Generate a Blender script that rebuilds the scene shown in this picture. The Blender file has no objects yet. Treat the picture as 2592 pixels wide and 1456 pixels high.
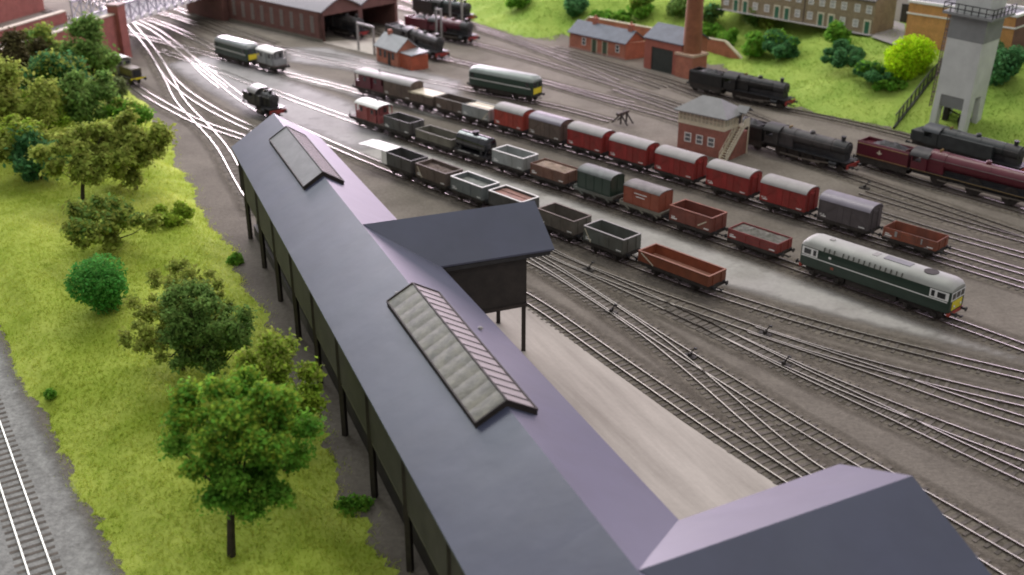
import bpy, math, random
import numpy as np
from mathutils import Vector, Matrix
random.seed(7); np.random.seed(7)
D=bpy.data; SC=bpy.context.scene; COL=SC.collection
R=math.radians
# ------------------------------------------------------------------ camera
CAM_F, CAM_H, CAM_P = 2777.8, 41.79, 0.43349
cam=D.cameras.new('camera'); camo=D.objects.new('camera',cam); COL.objects.link(camo)
cam.sensor_width=36; cam.lens=CAM_F/2592*36; cam.clip_start=.5; cam.clip_end=2000
camo.location=(0,0,CAM_H); camo.rotation_euler=(math.pi/2-CAM_P,0,0)
cam.dof.use_dof=True; cam.dof.focus_distance=86; cam.dof.aperture_fstop=.12
SC.camera=camo
# ------------------------------------------------------------------ world and hall lamps
w=D.worlds.new('World'); SC.world=w; w.use_nodes=True
w.node_tree.nodes['Background'].inputs[0].default_value=(.94,.95,1,1)
w.node_tree.nodes['Background'].inputs[1].default_value=.40
def area(name,loc,aim,sx,sy,radiance,col):
    l=D.lights.new(name,'AREA'); l.shape='RECTANGLE'; l.size=sx; l.size_y=sy; l.color=col
    l.energy=radiance*math.pi*sx*sy
    o=D.objects.new(name,l); COL.objects.link(o); o.location=loc
    d=Vector(aim)-Vector(loc); o.rotation_euler=d.to_track_quat('-Z','Y').to_euler()
    return o
area('ceiling_strip_lamp',(-115,265,150),(-20,90,0),140,60,7.5,(.93,.98,1))
area('ceiling_strip_lamp',(45,180,170),(20,125,0),130,18,13,(1,.96,.86))
area('ceiling_strip_lamp',(-20,265,190),(-10,140,0),150,22,11,(1,.91,.93))
area('ceiling_strip_lamp',(15,-15,150),(10,110,0),150,26,4.2,(1,.98,.92))  # front fill added overhead to brighten the sides facing the camera
area('window_lamp',(-95,430,66),(-20,120,0),130,80,27,(1,.84,.97))
area('far_wall_lamp',(12,420,45),(-10,80,5),185,85,5.4,(.98,.74,.93))
area('side_fill_lamp',(235,330,95),(5,70,8),170,95,6.5,(.93,.72,1))  # lilac fill added at the right to brighten the right-facing roof slopes
SC.view_settings.view_transform='Standard'; SC.view_settings.look='None'
SC.view_settings.exposure=.1; SC.view_settings.gamma=1; SC.view_settings.use_curve_mapping=False
SC.render.engine='CYCLES'
SC.cycles.filter_width=1.9
# ------------------------------------------------------------------ pixel helper: a point of the photograph seen on the plane z
def W(px,py,z=0.0):
    dx=(px-1296)/CAM_F; dy=-(py-728)/CAM_F
    c,s=math.cos(CAM_P),math.sin(CAM_P)
    v=(dx, c+s*dy, -s+c*dy)
    t=(z-CAM_H)/v[2]
    return (v[0]*t, v[1]*t)
# ------------------------------------------------------------------ materials
MATS={}
def mat(name,col,rough=.6,var=.18,scale=1.2,metal=0,bump=0,bscale=8,spec=.5,col2=None,detail=4,dirt=None,dirt_amt=.5,dscale=.5,island=0,trans=0,rscale=None,alpha=None,grain=0,dz=1,rrot=None):
    if name in MATS: return MATS[name]
    m=D.materials.new(name); m.use_nodes=True; nt=m.node_tree; N=nt.nodes; L=nt.links
    b=N['Principled BSDF']; b.inputs['Roughness'].default_value=rough; b.inputs['Metallic'].default_value=metal
    b.inputs['Specular IOR Level'].default_value=spec
    tc=N.new('ShaderNodeTexCoord')
    no=N.new('ShaderNodeTexNoise'); no.inputs['Scale'].default_value=scale; no.inputs['Detail'].default_value=detail; no.inputs['Roughness'].default_value=.65
    mp=N.new('ShaderNodeMapping'); L.new(tc.outputs['Object'],mp.inputs[0]); L.new(mp.outputs[0],no.inputs['Vector'])
    if rrot is not None: mp.vector_type='TEXTURE'; mp.inputs['Rotation'].default_value=(0,0,rrot)
    if rscale: mp.inputs['Scale'].default_value=rscale
    cr=N.new('ShaderNodeValToRGB'); L.new(no.outputs['Fac'],cr.inputs[0])
    a=[max(0,c*(1-var)) for c in col]; z=[c*(1+var) for c in (col2 or col)]
    if col2: a=col
    cr.color_ramp.elements[0].position=.32; cr.color_ramp.elements[1].position=.68
    cr.color_ramp.elements[0].color=(*a,1); cr.color_ramp.elements[1].color=(*(col2 if col2 else z),1)
    out=cr.outputs[0]
    if dirt:
        n2=N.new('ShaderNodeTexNoise'); n2.inputs['Scale'].default_value=dscale; n2.inputs['Detail'].default_value=6; mp2=N.new('ShaderNodeMapping'); mp2.inputs['Scale'].default_value=(1,1,dz); L.new(tc.outputs['Object'],mp2.inputs[0]); L.new(mp2.outputs[0],n2.inputs['Vector'])
        r2=N.new('ShaderNodeMapRange'); L.new(n2.outputs['Fac'],r2.inputs[0]); r2.inputs[1].default_value=.45; r2.inputs[2].default_value=.72; r2.inputs[4].default_value=dirt_amt
        mx=N.new('ShaderNodeMixRGB'); L.new(r2.outputs[0],mx.inputs[0]); L.new(out,mx.inputs[1]); mx.inputs[2].default_value=(*dirt,1); out=mx.outputs[0]
    if grain:
        ng=N.new('ShaderNodeTexNoise'); ng.inputs['Scale'].default_value=2.6; ng.inputs['Detail'].default_value=9; ng.inputs['Roughness'].default_value=.75; L.new(tc.outputs['Object'],ng.inputs['Vector'])
        rg=N.new('ShaderNodeMapRange'); L.new(ng.outputs['Fac'],rg.inputs[0]); rg.inputs[1].default_value=.3; rg.inputs[2].default_value=.7; rg.inputs[3].default_value=1-grain; rg.inputs[4].default_value=1+grain
        mg=N.new('ShaderNodeMixRGB'); mg.blend_type='MULTIPLY'; mg.inputs[0].default_value=1; L.new(out,mg.inputs[1]); L.new(rg.outputs[0],mg.inputs[2]); out=mg.outputs[0]
    if island:
        g=N.new('ShaderNodeNewGeometry'); hs=N.new('ShaderNodeHueSaturation')
        r3=N.new('ShaderNodeMapRange'); L.new(g.outputs['Random Per Island'],r3.inputs[0]); r3.inputs[3].default_value=1-island; r3.inputs[4].default_value=1+island
        r4=N.new('ShaderNodeMapRange'); L.new(g.outputs['Random Per Island'],r4.inputs[0]); r4.inputs[3].default_value=.485; r4.inputs[4].default_value=.515
        L.new(r3.outputs[0],hs.inputs['Value']); L.new(r4.outputs[0],hs.inputs['Hue']); L.new(out,hs.inputs['Color']); out=hs.outputs[0]
    L.new(out,b.inputs['Base Color'])
    if trans:
        b.inputs['Subsurface Weight'].default_value=0
        tr=N.new('ShaderNodeBsdfTranslucent'); L.new(out,tr.inputs[0]); ms=N.new('ShaderNodeMixShader'); ms.inputs[0].default_value=trans
        L.new(b.outputs[0],ms.inputs[1]); L.new(tr.outputs[0],ms.inputs[2]); L.new(ms.outputs[0],N['Material Output'].inputs[0])
    if bump:
        n3=N.new('ShaderNodeTexNoise'); n3.inputs['Scale'].default_value=bscale; n3.inputs['Detail'].default_value=5; L.new(tc.outputs['Object'],n3.inputs['Vector'])
        bp=N.new('ShaderNodeBump'); bp.inputs['Strength'].default_value=bump; bp.inputs['Distance'].default_value=.1; L.new(n3.outputs['Fac'],bp.inputs['Height']); L.new(bp.outputs[0],b.inputs['Normal'])
    if alpha is not None: b.inputs['Alpha'].default_value=alpha
    MATS[name]=m; return m
def brick(name,c1,c2,mortar,sc=1.0):
    if name in MATS: return MATS[name]
    m=mat(name,c1,.8,.2,.7,bump=.15,bscale=5); nt=m.node_tree; N=nt.nodes; L=nt.links
    b=N['Principled BSDF']; prev=b.inputs['Base Color'].links[0].from_socket
    tc=[n for n in N if n.type=='TEX_COORD'][0]
    sx=N.new('ShaderNodeSeparateXYZ'); L.new(tc.outputs['Object'],sx.inputs[0])
    ad=N.new('ShaderNodeMath'); L.new(sx.outputs[0],ad.inputs[0]); L.new(sx.outputs[1],ad.inputs[1])
    cx=N.new('ShaderNodeCombineXYZ'); L.new(ad.outputs[0],cx.inputs[0]); L.new(sx.outputs[2],cx.inputs[1])
    t=N.new('ShaderNodeTexBrick'); L.new(cx.outputs[0],t.inputs[0]); t.inputs['Scale'].default_value=sc*2.2
    t.inputs['Color1'].default_value=(1.1,1.1,1.1,1); t.inputs['Color2'].default_value=(.8,.8,.8,1); t.inputs['Mortar'].default_value=(*[min(1.6,x/y) for x,y in zip(mortar,c1)],1)
    t.inputs['Mortar Size'].default_value=.025
    mx=N.new('ShaderNodeMixRGB'); mx.blend_type='MULTIPLY'; mx.inputs[0].default_value=.75; L.new(prev,mx.inputs[1]); L.new(t.outputs[0],mx.inputs[2]); L.new(mx.outputs[0],b.inputs['Base Color'])
    return m
def fade(m):
    nt=m.node_tree; at=nt.nodes.new('ShaderNodeAttribute'); at.attribute_name='fade'
    no=nt.nodes.new('ShaderNodeTexNoise'); no.inputs['Scale'].default_value=.5; no.inputs['Detail'].default_value=3
    tc=nt.nodes.new('ShaderNodeTexCoord'); nt.links.new(tc.outputs['Object'],no.inputs['Vector'])
    ad=nt.nodes.new('ShaderNodeMath'); ad.operation='MULTIPLY'; nt.links.new(at.outputs['Fac'],ad.inputs[0])
    a2=nt.nodes.new('ShaderNodeMath'); a2.operation='ADD'; a2.inputs[1].default_value=.25; nt.links.new(no.outputs['Fac'],a2.inputs[0]); nt.links.new(a2.outputs[0],ad.inputs[1])
    mr=nt.nodes.new('ShaderNodeMapRange'); nt.links.new(ad.outputs[0],mr.inputs[0]); mr.inputs[1].default_value=.04; mr.inputs[2].default_value=.62
    nt.links.new(mr.outputs[0],nt.nodes['Principled BSDF'].inputs['Alpha']); return m
# ------------------------------------------------------------------ mesh builder
class MB:
    def __init__(s): s.v=[]; s.f=[]; s.m=[]
    def add(s,vs,fs,mi=0):
        o=len(s.v); s.v+= [tuple(map(float,p)) for p in vs]; s.f+=[tuple(i+o for i in f) for f in fs]; s.m+=[mi]*len(fs); return s
    def box(s,x0,x1,y0,y1,z0,z1,mi=0):
        return s.add([(x,y,z) for z in (z0,z1) for y in (y0,y1) for x in (x0,x1)],[(0,2,3,1),(4,5,7,6),(0,1,5,4),(2,6,7,3),(0,4,6,2),(1,3,7,5)],mi)
    def bar(s,p,q,w,h=None,mi=0):     # square bar from p to q
        p=Vector(p);q=Vector(q);h=h or w;d=(q-p).normalized();u=Vector((0,0,1)) if abs(d.z)<.95 else Vector((1,0,0))
        a=d.cross(u).normalized()*w/2;b=a.cross(d).normalized()*h/2
        vs=[c+i*a+j*b for c in (p,q) for i,j in ((-1,-1),(1,-1),(1,1),(-1,1))]
        return s.add(vs,[(3,2,1,0),(4,5,6,7),(0,1,5,4),(1,2,6,5),(2,3,7,6),(3,0,4,7)],mi)
    def cyl(s,p,q,r0,r1=None,n=16,mi=0,caps=True):
        p=Vector(p);q=Vector(q);r1=r0 if r1 is None else r1;d=(q-p).normalized();u=Vector((0,0,1)) if abs(d.z)<.95 else Vector((1,0,0))
        a=d.cross(u).normalized();b=a.cross(d).normalized()
        vs=[c+r*(math.cos(t)*a+math.sin(t)*b) for c,r in ((p,r0),(q,r1)) for t in [2*math.pi*i/n for i in range(n)]]
        fs=[(i,i+n,(i+1)%n+n,(i+1)%n) for i in range(n)]
        if caps: fs+=[tuple(range(n)),tuple(range(2*n-1,n-1,-1))]
        return s.add(vs,fs,mi)
    def prism(s,poly,x0,x1,mi=0,axis='x'):   # cross-section (y,z) swept along x  (or (x,z) along y, (x,y) along z)
        n=len(poly)
        f={'x':lambda a,b,c:(c,a,b),'y':lambda a,b,c:(a,c,b),'z':lambda a,b,c:(a,b,c)}[axis]
        vs=[f(a,b,c) for c in (x0,x1) for a,b in poly]
        return s.add(vs,[(i,(i+1)%n,(i+1)%n+n,i+n) for i in range(n)]+[tuple(range(n-1,-1,-1)),tuple(range(n,2*n))],mi)
    def dome(s,c,r,h,n=14,k=5,mi=0):
        vs=[];fs=[]
        for j in range(k+1):
            t=j/k*math.pi/2
            for i in range(n): vs.append((c[0]+r*math.cos(t)*math.cos(2*math.pi*i/n),c[1]+r*math.cos(t)*math.sin(2*math.pi*i/n),c[2]+h*math.sin(t)))
        for j in range(k):
            for i in range(n): fs.append((j*n+i,j*n+(i+1)%n,(j+1)*n+(i+1)%n,(j+1)*n+i))
        return s.add(vs,fs,mi)
    def build(s,name,m,parent=None,smooth=False,bevel=0):
        me=D.meshes.new(name); me.from_pydata(s.v,[],s.f)
        for q in (m if isinstance(m,(list,tuple)) else [m]): me.materials.append(q)
        if any(s.m): me.polygons.foreach_set('material_index',s.m)
        import bmesh
        bm=bmesh.new(); bm.from_mesh(me); bmesh.ops.recalc_face_normals(bm,faces=bm.faces); bm.to_mesh(me); bm.free()
        if smooth:
            me.polygons.foreach_set('use_smooth',[True]*len(me.polygons))
            me.set_sharp_from_angle(angle=R(38))
        o=D.objects.new(name,me); COL.objects.link(o); o.parent=parent
        if bevel:
            b=o.modifiers.new('bevel','BEVEL'); b.width=bevel; b.segments=2; b.limit_method='ANGLE'
        return o
def tag(o,label=None,cat=None,group=None,kind=None):
    if label: o['label']=label
    if cat: o['category']=cat
    if group: o['group']=group
    if kind: o['kind']=kind
    return o
def thing(name,label,cat,loc=(0,0,0),rot=0,group=None):
    o=D.objects.new(name,None); COL.objects.link(o); o.location=loc; o.rotation_euler=(0,0,rot); o.empty_display_size=.5
    return tag(o,label,cat,group)
def copy_tree(o,parent=None):
    c=o.copy(); COL.objects.link(c); c.parent=parent
    for ch in list(o.children): copy_tree(ch,c)
    return c
def npmesh(name,V,F,m,parent=None,smooth=False):
    me=D.meshes.new(name); V=np.asarray(V,np.float32); F=np.asarray(F,np.int32); k=F.shape[1]
    me.vertices.add(len(V)); me.vertices.foreach_set('co',V.ravel())
    me.loops.add(F.size); me.loops.foreach_set('vertex_index',F.ravel())
    me.polygons.add(len(F)); me.polygons.foreach_set('loop_start',np.arange(0,F.size,k,dtype=np.int32)); me.polygons.foreach_set('loop_total',np.full(len(F),k,np.int32))
    if smooth: me.polygons.foreach_set('use_smooth',np.ones(len(F),bool))
    me.materials.append(m); me.update(calc_edges=True); me.validate()
    o=D.objects.new(name,me); COL.objects.link(o); o.parent=parent; return o
# ------------------------------------------------------------------ palette
M_ground=mat('ground_ash',(.14,.123,.103),.97,.3,.09,col2=(.23,.204,.172),bump=.6,bscale=4,spec=.12,detail=10,grain=.24,dirt=(.135,.117,.098),dirt_amt=.5,dscale=.35)
M_conc=mat('concrete',(.33,.313,.29),.85,.2,.12,col2=(.45,.43,.40),bump=.2,bscale=4,detail=8,spec=.2,grain=.12,dirt=(.25,.235,.21),dirt_amt=.6,dscale=.22)
M_apron=mat('pale_apron',(.35,.315,.28),.95,.15,.42,col2=(.54,.49,.44),bump=.1,bscale=3,detail=7,spec=.1,grain=.05,rscale=(9,1,1),rrot=-1.13)
M_sleeper=mat('sleeper',(.118,.10,.083),.85,.45,1.5,bump=.3,detail=6)
M_greyballast=mat('grey_ballast',(.25,.245,.235),.97,.3,.8,col2=(.37,.365,.35),bump=.8,bscale=7,spec=.1,detail=8,grain=.35)
M_yardgrey=mat('yard_grey',(.27,.255,.25),.8,.2,.15,col2=(.37,.35,.345),bump=.2,bscale=4,detail=7,spec=.25,grain=.12)
M_ballast=mat('ballast',(.125,.108,.087),.97,.35,.8,col2=(.215,.188,.155),bump=.8,bscale=7,spec=.1,detail=8,grain=.4)
M_railtop=mat('rail_top',(.58,.55,.50),.38,.12,.5,metal=1)
M_railside=mat('rail_side',(.075,.055,.042),.7,.3,2)
M_roof=mat('slate_card_roof',(.05,.056,.098),.46,.12,.28,spec=.85,bump=.4,bscale=.32,detail=5,dirt=(.07,.08,.118),dirt_amt=.5,dscale=.16)
M_wallgrey=mat('dark_grey_wall',(.07,.062,.054),.75,.2,.6,bump=.1)
M_post=mat('dark_brown_timber',(.028,.02,.016),.7,.3,2)
M_glassy=mat('old_glazing',(.075,.07,.05),.45,.3,1.3,col2=(.20,.185,.135),spec=.5,bump=.3,bscale=1.6)
M_glassp=mat('pale_glazing',(.27,.235,.225),.5,.1,1,spec=.7)
M_blackiron=mat('black_iron',(.018,.018,.02),.45,.4,1.5)
M_under=mat('underframe_grime',(.03,.024,.02),.75,.45,2)
M_wheel=mat('wheel_steel',(.05,.042,.038),.5,.3,2,metal=.4)
M_red=mat('crimson_paint',(.28,.028,.025),.55,.16,.9,dirt=(.16,.035,.026),dirt_amt=.65,dscale=.9,dz=.3)
M_red2=mat('bright_red_paint',(.36,.05,.034),.55,.16,.9,dirt=(.22,.05,.035),dirt_amt=.6,dscale=.9,dz=.3)
M_baux=mat('bauxite_paint',(.26,.08,.045),.62,.22,.9,dirt=(.12,.05,.035),dirt_amt=.8,dscale=.8,dz=.3)
M_bauxin=mat('bauxite_floor',(.36,.17,.115),.7,.2,.6)
M_brown=mat('weathered_brown',(.13,.095,.075),.7,.22,.8,dirt=(.09,.07,.06),dirt_amt=.7,dz=.3)
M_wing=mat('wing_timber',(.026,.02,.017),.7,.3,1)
M_dbrown=mat('dark_brown_paint',(.088,.062,.052),.7,.22,.8)
M_grey=mat('light_grey_paint',(.29,.31,.30),.6,.12,.9,dirt=(.2,.2,.18),dirt_amt=.6,dz=.3)
M_dgrey=mat('dark_grey_paint',(.085,.085,.08),.65,.2,.9,dirt=(.06,.05,.045),dirt_amt=.7,dz=.3)
M_ggrey=mat('greenish_grey_paint',(.115,.125,.108),.65,.18,.9,dirt=(.08,.07,.055),dirt_amt=.7,dz=.3)
M_plum=mat('plum_grey_paint',(.085,.072,.075),.65,.15,.9)
M_olive=mat('olive_grey_paint',(.15,.14,.11),.7,.2,.8)
M_white=mat('white_paint',(.78,.77,.74),.55,.06,1)
M_cream=mat('cream_paint',(.62,.56,.42),.6,.1,1)
M_vroof=mat('pale_grey_roof',(.30,.285,.275),.6,.12,.8,dirt=(.22,.2,.19),dirt_amt=.4)
M_proof=mat('lilac_grey_roof',(.22,.2,.235),.4,.15,.5)
M_dgreen=mat('deep_green_paint',(.016,.036,.024),.35,.15,1,spec=.6)
M_bgreen=mat('locomotive_green',(.014,.04,.026),.38,.15,1,spec=.6)
M_yellow=mat('yellow_panel',(.75,.62,.03),.5,.05,1)
M_coal=mat('coal',(.016,.016,.017),.6,.6,4,bump=1,bscale=6)
M_sand=mat('sand_load',(.27,.20,.15),.9,.35,1.5,bump=.8,bscale=5)
M_black=mat('loco_black',(.010,.010,.010),.45,.4,1.4,dirt=(.025,.022,.02),dirt_amt=.5,dscale=1.0)
M_smoke=mat('smokebox_grey',(.03,.029,.029),.6,.3,1)
M_maroon=mat('maroon_paint',(.10,.012,.022),.36,.15,1,spec=.6,dirt=(.045,.018,.018),dirt_amt=.4)
M_glass=mat('dark_glass',(.02,.024,.026),.12,.1,1,spec=.8)
M_brickr=brick('red_brick',(.40,.13,.08),None,(.36,.2,.15))
M_brickd=brick('dark_brick',(.17,.075,.062),None,(.13,.07,.06))
M_bricks=brick('signal_box_brick',(.30,.11,.08),None,(.26,.14,.11))
M_bricko=brick('orange_brick',(.50,.235,.075),None,(.5,.3,.16))
M_brickt=brick('buff_brick',(.27,.21,.125),None,(.26,.21,.15))
M_bricks2=brick('bridge_brick',(.30,.09,.07),None,(.26,.12,.1))
M_slate=mat('grey_slate',(.15,.155,.165),.6,.18,.7,bump=.2,bscale=5)
M_slateb=mat('blue_slate',(.115,.13,.16),.6,.18,.7,bump=.2,bscale=5)
M_tower=mat('tower_concrete',(.55,.56,.53),.75,.1,.4,bump=.1)
M_towerd=mat('tower_concrete_dark',(.22,.225,.22),.75,.12,.4)
M_lilac=mat('lilac_render',(.48,.44,.46),.75,.06,.4)
M_door=mat('green_door',(.03,.13,.07),.5,.1,1)
M_grass=mat('grass_ground',(.27,.36,.04),.95,.3,.14,col2=(.47,.54,.11),bump=1,bscale=2.5,detail=8,spec=.1)
M_blade=mat('grass_blade',(.36,.455,.055),.9,.2,.14,col2=(.62,.68,.15),spec=.05,island=.12,trans=.5)
M_hillg=mat('hill_grass',(.17,.29,.045),.95,.3,.10,col2=(.34,.44,.095),bump=1,bscale=1.6,detail=9,spec=.1)
M_hblade=mat('hill_blade',(.19,.32,.05),.9,.2,.10,col2=(.37,.48,.10),spec=.08,island=.2,trans=.5)
def leafmat(n,c,c2): return mat(n,c,.8,.2,.8,col2=c2,spec=.1,island=.4,trans=.5)
M_lolive=leafmat('olive_leaf',(.21,.275,.045),(.43,.48,.11))
M_lgreen=leafmat('green_leaf',(.09,.25,.03),(.27,.5,.065))
M_ldark=leafmat('dark_leaf',(.105,.20,.045),(.25,.38,.095))
M_lteal=leafmat('teal_leaf',(.05,.16,.055),(.13,.3,.11))
M_lbright=leafmat('bright_leaf',(.07,.26,.04),(.15,.42,.09))
M_llime=leafmat('lime_leaf',(.38,.60,.012),(.62,.82,.03))
M_lyel=leafmat('yellow_green_leaf',(.19,.3,.03),(.42,.55,.07))
M_bark=mat('bark',(.045,.033,.022),.9,.3,3)
# ------------------------------------------------------------------ setting
HB=[(-60,290),(-30,245),(-8,211),(.3,198.4),(7.2,193),(9,198.5),(33.5,175),(35,166),(39.4,149.5),(49.1,139.8),(60,132),(90,108),(150,60)]
def segdist(P,poly):
    P=np.asarray(P,float); best=np.full(len(P),1e9); sg=np.zeros(len(P))
    for (ax,ay),(bx,by) in zip(poly[:-1],poly[1:]):
        d=np.array([bx-ax,by-ay]); q=P-np.array([ax,ay]); t=np.clip((q@d)/(d@d),0,1)
        e=q-t[:,None]*d; n=np.hypot(e[:,0],e[:,1]); s=np.sign(d[0]*q[:,1]-d[1]*q[:,0])
        k=n<best; best[k]=n[k]; sg[k]=s[k]
    return best*sg
def sm(t): t=np.clip(t,0,1); return t*t*(3-2*t)
def inside(P,poly):
    P=np.asarray(P,float); r=np.zeros(len(P),bool); n=len(poly)
    for i in range(n):
        (x1,y1),(x2,y2)=poly[i],poly[(i+1)%n]
        if y1==y2: continue
        r^=((P[:,1]<y1)!=(P[:,1]<y2))&(P[:,0]<(x2-x1)*(P[:,1]-y1)/(y2-y1)+x1)
    return r
def hdist(P):
    d=np.abs(segdist(P,HB)); return np.where(inside(P,HB+[(900,60),(900,900),(-60,900)]),d,-d)
def hill(P):
    P=np.asarray(P,float); d=hdist(P)
    h=6.5*sm(d/21)
    bumps=.35*np.sin(P[:,0]*.55+1.3*np.sin(P[:,1]*.31))*np.sin(P[:,1]*.47+.8)
    return np.where(d>0,h+bumps*sm(d/4)*(1-sm((d-14)/6)),-.12-0*d)
def hz(x,y): return float(hill([(x,y)])[0])
def WH(px,py):       # photo point on the hill
    z=0
    lo,hi=60.,400.
    a=np.array(W(px,py,0)); 
    for k in range(60):
        t=np.linspace(0,12,241)
        pts=np.array([W(px,py,float(q)) for q in t]); h=hill(pts); i=np.where(h>=t)[0]
        q=float(t[i[-1]]) if len(i) else 0.
        x,y=W(px,py,q); return (x,y,max(0,hz(x,y)))
ground=MB().add([(-260,-70,0),(260,-70,0),(260,398,0),(-260,398,0)],[(0,1,2,3)]).build('ground',M_ground); tag(ground,kind='structure')
def sheet(name,pts,z,m):
    o=MB().add([(x,y,z) for x,y in pts],[tuple(range(len(pts)))]).build(name,m); return tag(o,kind='structure')
def softsheet(name,pts,z,m,wd,cell=.7):
    A=np.array(pts); x0,y0=A.min(0)-.01; x1,y1=A.max(0)+.01
    X,Y=np.meshgrid(np.arange(x0,x1+cell,cell),np.arange(y0,y1+cell,cell)); P=np.stack([X.ravel(),Y.ravel()],1); nx=X.shape[1]
    ins=inside(P,list(pts)); d=np.abs(segdist(P,list(pts)+[pts[0]])); f=np.where(ins,np.clip(d/wd,0,1),0)
    F=[(i*nx+j,i*nx+j+1,(i+1)*nx+j+1,(i+1)*nx+j) for i in range(X.shape[0]-1) for j in range(nx-1) if f[i*nx+j]+f[i*nx+j+1]+f[(i+1)*nx+j]+f[(i+1)*nx+j+1]>0]
    used=np.unique(np.array(F)); remap=-np.ones(len(P),int); remap[used]=np.arange(len(used))
    o=npmesh(name,np.column_stack([P[used],np.full(len(used),z)]),remap[np.array(F)],m)
    at=o.data.attributes.new('fade','FLOAT','POINT'); at.data.foreach_set('value',f[used].astype(np.float32)); return tag(o,kind='structure')
fade(M_conc); fade(M_ballast); fade(M_greyballast); fade(M_yardgrey)
# pale concrete beside the long building and concrete between the sidings
sheet('loading_apron',[(-6.5,84.5),(.3,88.3),(1.2,86.5),(6.4,77.2),(12.2,67.4),(17.4,59.4),(24,48),(30,38),(16,30),(6.5,37)],.03,M_apron)
softsheet('concrete_yard',[(-52,170),(-40,164),(-31,155.2),(-19,139),(-13.5,133.5),(-8,127.8),(4.5,115.2),(18,101.2),(24,95),(31.5,86.7),(38,79.5),(46,72),(44,73.5),(36,78.6),(28.5,83.2),(21.5,88.5),(16.3,92.3),(8,100.8),(-4.5,113.5),(-13.5,122.8),(-24,134),(-36,148),(-46,160)],.092,M_conc,1.6)
softsheet('yard_surface',[W(*p) for p in ((400,165),(520,138),(640,160),(740,200),(900,255),(1010,330),(1000,375),(900,392),(800,352),(720,322),(620,300),(500,225))],.099,M_yardgrey,3)
softsheet('yard_surface',[W(*p) for p in ((690,120),(830,118),(960,150),(1180,205),(1180,260),(1000,215),(860,180),(720,160))],.100,M_yardgrey,3)
softsheet('near_trackbed',[(-85,130),(-62,118),(-43,82),(-37,72.5),(-25.5,55),(-17,42),(-10,30),(-24,28),(-34,44),(-52,72),(-76,110)],.0565,M_greyballast,1.2)
softsheet('pale_path',[(-47,183),(-36,174.3),(-22,161),(-10,149.5),(-7.7,147),(-9.5,143.5),(-17,151),(-20,151.8),(-26,158.6),(-38,169),(-48,178)],.096,M_conc,2)
sheet('shed_apron',[(-33.3,192.5),(-23.3,183.0),(-16.6,190.2),(-20,198)],.05,M_apron)
# hill on the far right
gx=np.arange(-60,130,1.6); gy=np.arange(95,330,1.6)
GX,GY=np.meshgrid(gx,gy); P=np.stack([GX.ravel(),GY.ravel()],1); H=hill(P); d=hdist(P)
V=np.column_stack([P,np.where(d>-1.6,H+np.random.normal(0,.05,len(P)),-.5)]); nx=len(gx)
F=[(i*nx+j,i*nx+j+1,(i+1)*nx+j+1,(i+1)*nx+j) for i in range(len(gy)-1) for j in range(nx-1) if max(d[i*nx+j],d[i*nx+j+1],d[(i+1)*nx+j],d[(i+1)*nx+j+1])>-1.6]
tag(npmesh('hillside',V,F,M_hillg,smooth=True),kind='structure')
# grass bank on the left
YL=[30,38,50.7,80,110,130,170,200]; XL=[-9,-14,-22.8,-42,-62,-75,-98,-110]
YR=[30,38,52.7,75,96.4,118,141.3,165,175,200]; XR=[2.2,-1.3,-7.7,-17,-26.3,-36.6,-46.2,-59,-65,-78]
def bank_uv(P):
    xl=np.interp(P[:,1],YL,XL); xr=np.interp(P[:,1],YR,XR); wob=.45*np.sin(P[:,1]*.37+2)+.3*np.sin(P[:,1]*.83+1.3*np.sin(P[:,1]*.21))+.14*np.sin(P[:,1]*2.1+P[:,0]*.9)
    return (P[:,0]-xl-wob*.6),(xr+wob-P[:,0])
def bank(P):
    P=np.asarray(P,float); a,b=bank_uv(P); m=np.minimum(a,b)
    return 1.1*sm(m/5)+.22*np.sin(P[:,0]*.8+P[:,1]*.33)*sm(m/3)+.12*sm(m/.5)-.1
def bz(x,y): return float(bank([(x,y)])[0])
def WB(px,py,n=4):
    z=.6
    for k in range(n): x,y=W(px,py,z); z=bz(x,y)
    return (x,y,z)
gx=np.arange(-110,4,.7); gy=np.arange(28,200,.7)
GX,GY=np.meshgrid(gx,gy); P=np.stack([GX.ravel(),GY.ravel()],1); H=bank(P); a,b=bank_uv(P); mm=np.minimum(a,b); nx=len(gx)
V=np.column_stack([P,H+np.random.normal(0,.04,len(P))])
F=[(i*nx+j,i*nx+j+1,(i+1)*nx+j+1,(i+1)*nx+j) for i in range(len(gy)-1) for j in range(nx-1) if max(mm[i*nx+j],mm[i*nx+j+1],mm[(i+1)*nx+j],mm[(i+1)*nx+j+1])>-.6]
tag(npmesh('grass_bank',V,F,M_grass,smooth=True),kind='structure')
def blades(name,P,Z,hh,ww,m):
    n=len(P); a=np.random.uniform(0,2*np.pi,n); h=np.random.uniform(.5,1.2,n)*hh; wd=np.random.uniform(.6,1.3,n)*ww
    lean=np.random.normal(0,.8,(n,2))*h[:,None]
    b=np.column_stack([P,Z-.03]); o=np.column_stack([np.cos(a)*wd,np.sin(a)*wd,np.zeros(n)])/2
    tip=b+np.column_stack([lean,h]); V=np.stack([b-o,b+o,tip],1).reshape(-1,3); F=np.arange(3*n).reshape(-1,3)
    return tag(npmesh(name,V,F,m),kind='stuff')
n=260000
P=np.column_stack([np.random.uniform(-75,2,n),32+110*np.random.rand(n)**1.35]); a,b=bank_uv(P); m_=np.minimum(a,b); k=(m_>-.9*np.random.rand(n)**3); P=P[k]
o=blades('grass',P,bank(P),.30,.10,M_blade); tag(o,'bright yellow green static grass over the left bank','grass')
n=170000
P=np.column_stack([np.random.uniform(-35,80,n),np.random.uniform(120,260,n)]); d=hdist(P); k=(d>-.4)&(d<26); P=P[k]
o=blades('hill_tufts',P,hill(P),.32,.13,M_hblade); tag(o,'mid green static grass over the far hillside','grass')
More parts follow.
